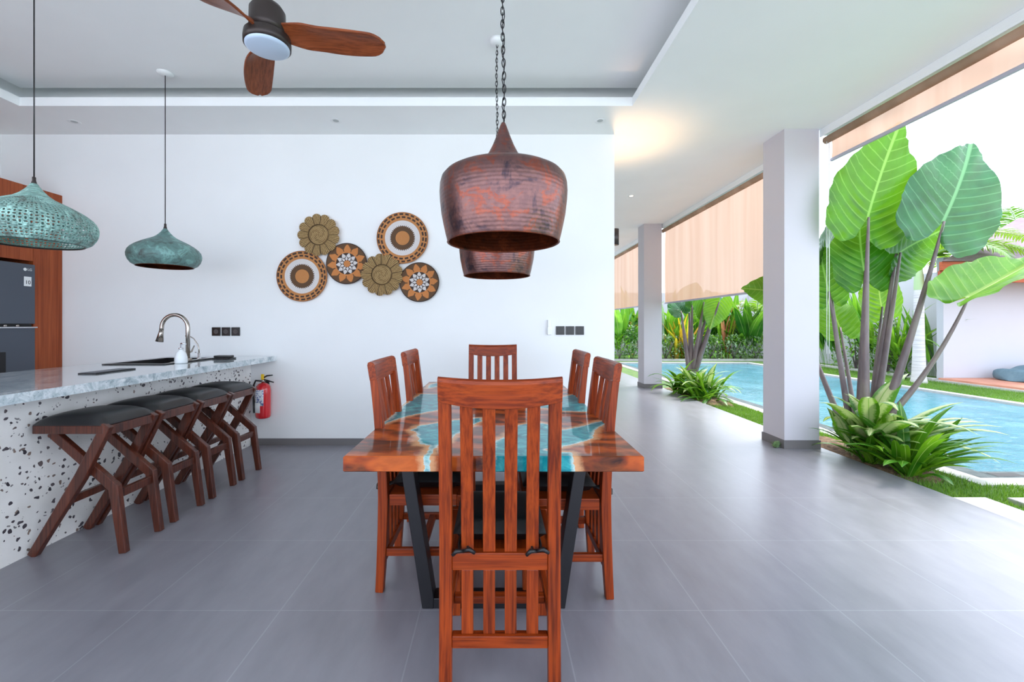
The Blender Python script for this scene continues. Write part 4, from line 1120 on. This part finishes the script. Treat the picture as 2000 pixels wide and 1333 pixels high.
def arc_leaf(m, base, az, L, wmax, e0, curl, rnd, shape='strap', fold=.25, nseg=2, ns=10):
    pts = []; p = Vector(base); e = e0; wd = []
    for i in range(ns+1):
        pts.append(p.copy()); s = i/ns
        d = Vector((math.cos(az)*math.cos(e), math.sin(az)*math.cos(e), math.sin(e))); p = p+d*L/ns; e -= curl/ns*(.5+s)
        if shape == 'strap': wd.append(wmax*(.45+.55*min(1, s/.35))*(1-max(0, (s-.55)/.45)**2)+.001)
        elif shape == 'oval': wd.append(wmax*(max(0.0, math.sin(PI*min(1, max(0, s-.22)/.78)**.75)) if s > .22 else .0)+.005)
        elif shape == 'paddle': wd.append(wmax*(max(0.0, math.sin(PI*((s-.35)/.65)**.8)) if s > .35 else 0)+.008)
    side = Vector((-math.sin(az), math.cos(az), 0))
    m.ribbon(pts, wd, side, fold, nseg=nseg)
def clump(name, lb, cat, loc, n_, L, wd, shape, mat, seed, e=(45, 85), curl=(60, 120), spread=.05, grp=None, mats=None, kz=0, avoid=None):
    rnd = random.Random(seed); t = thing(name, lb, cat, loc, 0, grp)
    ms = mats or [mat]; M_ = [MB() for _ in ms]
    for i in range(n_):
        az = rnd.uniform(0, 2*PI)
        while avoid and (math.degrees(az)-avoid[0]) % 360 < avoid[1]-avoid[0]: az = rnd.uniform(0, 2*PI)
        m = M_[i % len(ms)]; ll = L*rnd.uniform(.6, 1.1)
        arc_leaf(m, (spread*rnd.uniform(-1, 1), spread*rnd.uniform(-1, 1), .0+kz*rnd.random()), az, ll, wd*rnd.uniform(.75, 1.15), R(rnd.uniform(*e)), R(rnd.uniform(*curl)), rnd, shape, nseg=4 if shape != 'strap' else 2)
    for q, m in zip(ms, M_): m.build('foliage', q, t)
    return t
V = 'low planting beside the near column'
clump('dumb_cane', 'cream-centred dumb cane leaves under the giant elephant ear', 'plant', (3.52, 4.02, GZ+.02), 26, .84, .19, 'oval', 'varieg', 3, (50, 85), (50, 130), .07, kz=.16, avoid=(95, 185))
clump('dumb_cane', 'smaller cream-centred dumb cane at the foot of the near column', 'plant', (3.42, 4.12, GZ+.02), 16, .60, .12, 'oval', 'varieg', 4, (50, 88), (40, 110), .04, kz=.05, avoid=(70, 200))
clump('dumb_cane', 'cream-centred dumb cane leaning toward the pool behind the strap-leaved lily', 'plant', (3.68, 3.98, GZ+.02), 16, .72, .15, 'oval', 'varieg', 15, (40, 80), (50, 110), .06, kz=.12)
clump('spider_lily', 'broad strap-leaved lily clump arching over the terrace edge, nearest the viewer', 'plant', (3.47, 3.62, GZ+.01), 36, .68, .072, 'strap', 'lily', 5, (38, 84), (35, 90), .05, mats=['lily', 'lily', 'lily_pale'])
clump('spider_lily', 'strap-leaved lily clump left of the nearest one, against the terrace edge', 'plant', (3.38, 3.88, GZ+.01), 24, .56, .065, 'strap', 'lily', 6, (35, 85), (45, 110), .04, mats=['lily_pale', 'lily'])
clump('spider_lily', 'strap-leaved lily at the pool side of the nearest clump', 'plant', (3.64, 3.72, GZ+.01), 22, .66, .065, 'strap', 'lily', 16, (35, 80), (35, 90), .05, mats=['lily'])
clump('spider_lily', 'tuft of narrow strap leaves at the back foot of the near column', 'plant', (3.46, 4.85, GZ+.01), 18, .42, .04, 'strap', 'lily', 17, (40, 85), (45, 110), .04, mats=['lily', 'lily_pale'])
clump('spider_lily', 'wide lily clump with arching leaves beside the far column', 'plant', (3.50, 7.25, GZ+.01), 44, .70, .065, 'strap', 'lily', 7, (20, 80), (50, 110), .16, mats=['lily', 'lily_pale', 'lily'])
clump('spider_lily', 'lily clump against the base of the far column', 'plant', (3.40, 7.85, GZ+.01), 40, .78, .07, 'strap', 'lily', 8, (35, 85), (50, 120), .12, mats=['lily_pale', 'lily'], avoid=(50, 160))
clump('dumb_cane', 'cream-centred leaves rising from the lilies by the far column', 'plant', (3.62, 7.55, GZ+.01), 26, .75, .13, 'oval', 'varieg', 9, (45, 85), (50, 120), .12, kz=.1)
clump('spider_lily', 'lily clump on the pool side of the far column bed', 'plant', (3.74, 7.45, GZ+.01), 30, .66, .06, 'strap', 'lily', 10, (20, 75), (50, 110), .10, mats=['lily', 'lily_pale'])
clump('succulent', 'tiny blue-green rosette at the left foot of the near column', 'plant', (2.835, 4.335, .0), 22, .075, .03, 'strap', 'greyleaf', 11, (20, 85), (10, 40), .012)

# background shrubs
def paddle(name, lb, loc, n_, L, wd, seed, mats, e=(60, 88), curl=(10, 60), grp=None, spread=.18, avoid=None):
    return clump(name, lb, 'shrub', loc, n_, L, wd, 'paddle', None, seed, e, curl, spread, grp, mats, 0, avoid)
def bushy(name, lb, loc, w_, h, n_, leaf, seed, mats, grp=None):
    rnd = random.Random(seed); t = thing(name, lb, 'shrub', loc, 0, grp); ms = [MB() for _ in mats]
    for i in range(n_):
        a = rnd.uniform(0, 2*PI); rr = w_*math.sqrt(rnd.random()); z = h*rnd.random()**.8; k = math.sqrt(max(.05, 1-(z/h)**2))
        p = (rr*k*math.cos(a), rr*k*math.sin(a), z); m = ms[i % len(mats)]
        arc_leaf(m, p, rnd.uniform(0, 2*PI), leaf*rnd.uniform(.6, 1.2), leaf*.36, R(rnd.uniform(0, 80)), R(rnd.uniform(20, 100)), rnd, 'oval', ns=4, nseg=2)
    for q, m in zip(mats, ms): m.build('foliage', q, t)
    m = MB()
    for i in range(4):
        a = rnd.uniform(0, 6.3); m.tube([(0, 0, 0), (w_*.3*math.cos(a), w_*.3*math.sin(a), h*.4), (w_*.6*math.cos(a), w_*.6*math.sin(a), h*.8)], [.02, .014, .006], 6)
    m.build('stem', 'petiole', t); return t
def X_(px, Y): return (px-CX)*Y/F
# bed behind the pool, as seen between the columns
paddle('heliconia', 'tall paddle-leaved clump at the right end of the bed behind the pool', (X_(1462, 16.0), 16.0, GZ), 26, 2.5, .30, 31, ['helic', 'helic'])
paddle('heliconia', 'dense paddle-leaved clump left of the right-end one, behind the pool', (X_(1438, 16.5), 16.5, GZ), 26, 2.5, .30, 32, ['helic', 'helic_l'])
paddle('heliconia', 'paddle-leaved plant behind the pink hanging blooms', (X_(1400, 16.8), 16.8, GZ), 22, 2.3, .28, 33, ['helic_l', 'helic'])
paddle('heliconia', 'bright paddle-leaved plant behind the grey stalks of the far elephant ear', (X_(1366, 16.6), 16.6, GZ), 24, 2.6, .30, 34, ['helic_l', 'helic'])
paddle('heliconia', 'dark paddle-leaved plant showing just right of the far column', (X_(1303, 16.6), 16.6, GZ), 24, 2.6, .3, 35, ['helic', 'helic_l'])
clump('croton', 'yellow and orange croton with narrow leaves left of the grey stalks', 'shrub', (X_(1326, 16.0), 16.0, GZ), 60, 1.9, .10, 'strap', None, 36, (55, 88), (10, 70), .30, None, ['croton', 'lily_pale', 'croton'])
t = clump('hanging_heliconia', 'pink and orange blooming stems standing in the bed behind the pool', 'shrub', (X_(1413, 15.9), 15.9, GZ), 18, 2.3, .09, 'strap', None, 37, (78, 89), (5, 30), .14, None, ['pinkbract', 'lily_pale'])
for i, px in enumerate(range(1300, 1500, 22)):
    nm = ['leftmost', 'second', 'third', 'fourth', 'fifth', 'sixth', 'seventh', 'eighth', 'ninth', 'rightmost'][i]
    bushy('groundcover_shrub', nm+(' of the' if i in (0, 9) else ' from the left of the')+' low grey-green shrubs lining the far pool end', (X_(px, 15.55), 15.55+.25*(i % 2), GZ), .48, .85, 210, .17, 50+i, ['greyleaf', 'helic_l' if i % 2 else 'lily_pale', 'greyleaf'], 'low shrubs along the far end of the pool')
# seen left of the far column
paddle('heliconia', 'big bright paddle leaves just past the end of the white wall', (X_(1212, 15.9), 15.9, GZ), 24, 2.5, .38, 71, ['helic_l', 'helic'])
paddle('heliconia', 'dark green paddle leaves between the white wall and the far column', (X_(1236, 17.0), 17.0, GZ), 26, 2.7, .34, 72, ['helic', 'helic_l'])
bushy('leafy_shrub', 'bright low shrub at the foot of the bed past the white wall', (X_(1208, 15.5), 15.5, GZ), .55, .95, 220, .22, 73, ['lily_pale', 'helic_l'])
bushy('leafy_shrub', 'grey-green shrub between the wall end and the far column', (X_(1234, 15.6), 15.6, GZ), .6, 1.2, 240, .2, 74, ['greyleaf', 'helic'])
bushy('leafy_shrub', 'round bush peeking just left of the far column', (X_(1252, 16.2), 16.2, GZ), .6, 1.6, 240, .2, 75, ['helic', 'croton'])
# along the side wall, seen right of the near column
side = [(1612, 12.9, 2.6, 'paddle', 'tall bright paddle plant right beside the near column, across the pool'), (1642, 12.6, 2.3, 'paddle', 'paddle-leaved plant behind the big stalks, across the pool'),
        (1672, 11.9, 2.2, 'bush', 'leafy bush directly behind the thickest stalks'), (1702, 11.5, 2.3, 'paddle', 'paddle-leaved plant just right of the thick stalks across the pool'),
        (1732, 11.1, 1.9, 'bush', 'rounded bush left of the ringed palm trunk'), (1758, 10.9, 2.0, 'fan', 'fan-leaved green plant touching the left of the palm trunk'), (1818, 10.2, 1.8, 'paddle', 'upright paddle plant right of the palm trunk by the pavilion wall')]
for i, (px, Y, h, k, lb) in enumerate(side):
    x = X_(px, Y)
    if k == 'paddle': paddle('heliconia', lb, (x, Y, GZ), 22, h*.95, .22, 80+i, ['helic_l', 'helic'], (74, 89), (5, 36), spread=.12, avoid=(-165, 75))
    elif k == 'bush': bushy('leafy_shrub', lb, (x, Y, GZ), .42, h*.8, 260, .2, 80+i, ['helic_l', 'lily_pale', 'helic'])
    else: clump('fan_plant', lb, 'shrub', (x, Y, GZ), 60, 1.7, .06, 'strap', None, 80+i, (40, 88), (30, 110), .1, None, ['helic_l', 'lily_pale'], .6, (-75, 40))
for i, px in enumerate((1640, 1680, 1720, 1760)):
    Y = 10.25*F/(px-CX)
    bushy('groundcover_shrub', ['low shrub at the kerb behind the leftmost big stalks', 'low shrub at the kerb behind the thick stalk base', 'low shrub at the kerb midway to the palm trunk', 'low shrub at the kerb just left of the palm trunk'][i], (10.25, Y, GZ), .22, .7, 130, .14, 95+i, ['greyleaf', 'helic_l'], 'low shrubs along the side kerb')

# palms
def frond(t, base, az, L, e0, curl, lw, ll, mat, seed, n_=38):
    rnd = random.Random(seed); m = MB(); p = Vector(base); e = e0; pts = []
    for i in range(n_+1):
        pts.append(p.copy()); p = p+Vector((math.cos(az)*math.cos(e), math.sin(az)*math.cos(e), math.sin(e)))*L/n_; e -= curl/n_
    st = MB().tube(pts[::2], [.018*(1-i/(n_/2+1))+.004 for i in range(len(pts[::2]))], 6).build('leaf_stalk', 'greenshaft', None)
    sd_ = Vector((-math.sin(az), math.cos(az), 0))
    for i in range(int(n_*.18), n_):
        s = i/n_; tl = ll*(.35+.65*math.sin(PI*min(1, (s-.1)/.85)**.8))
        tg = (pts[i+1]-pts[i]).normalized()
        for q in (-1, 1):
            d = (sd_*q*.9+tg*.55+Vector((0, 0, rnd.uniform(.0, .35)))).normalized(); lp = []; c = pts[i].copy()
            for k in range(5): lp.append(c.copy()); c = c+d*tl/4; d = (d+Vector((0, 0, -.22))).normalized()
            m.ribbon(lp, [lw*.5, lw, lw*.9, lw*.6, .002], tg, 0, nseg=1)
    f = m.build('frond', mat, t); st.parent = f; return f
t = thing('palm_tree', 'slim palm with a ringed grey trunk and arching fronds across the pool', 'palm', (9.36, 9.5, GZ))
MB().lathe([(.15, 0), (.125, .12), (.115, .4), (.10, .9), (.092, 1.4), (.085, 1.9), (.08, 2.05)], 22).build('trunk', 'palmtrunk', t)
MB().lathe([(.082, 2.05), (.088, 2.1), (.08, 2.35), (.05, 2.6), (0, 2.62)], 18).build('crownshaft', 'greenshaft', t)
for i, (az, L, e, c) in enumerate([(-12, 2.7, 62, 100), (5, 2.4, 75, 95), (-40, 2.2, 55, 110), (35, 2.3, 60, 110), (-75, 1.9, 60, 120), (100, 2.0, 60, 120), (150, 1.5, 70, 110), (60, 2.0, 80, 80)]):
    frond(t, (0, 0, 2.5), R(az), L*.92, R(e), R(c), .05, .55, 'palm', 200+i, 46)
t = thing('palm_tree', 'dark green palm crown rising behind the pavilion roof at the right edge', 'palm', (16.6, 13.6, GZ))
MB().lathe([(.16, 0), (.13, 1), (.11, 3.2), (.1, 3.6), (0, 3.62)], 18).build('trunk', 'palmtrunk', t)
for i in range(9): frond(t, (0, 0, 3.55), R(i*40+10), 1.9, R(35+(i % 3)*22), R(70), .05, .6, 'palm_d', 220+i)
t = thing('palm_tree', 'small feathery palm in the bed behind the pool, under the middle blind', 'palm', (X_(1478, 15.9), 15.9, GZ))
MB().lathe([(.08, 0), (.07, 1), (.06, 1.6), (0, 1.62)], 14).build('trunk', 'palmtrunk', t)
for i in range(8): frond(t, (0, 0, 1.55), R(i*45+20), 1.25, R(50+(i % 3)*14), R(90), .035, .42, 'palm', 240+i, 28)
gl = thing('garden_light', 'small dark garden spotlight on the grass left of the palm trunk', 'lamp', (9.5, 9.95, GZ))
MB().lathe([(0, 0), (.012, 0), (.012, .09), (0, .09)], 10).build('spike', 'black', gl)
MB().tube([(-.05, 0, .10), (.05, 0, .13)], .04, 14).build('lamp_head', 'black', gl)
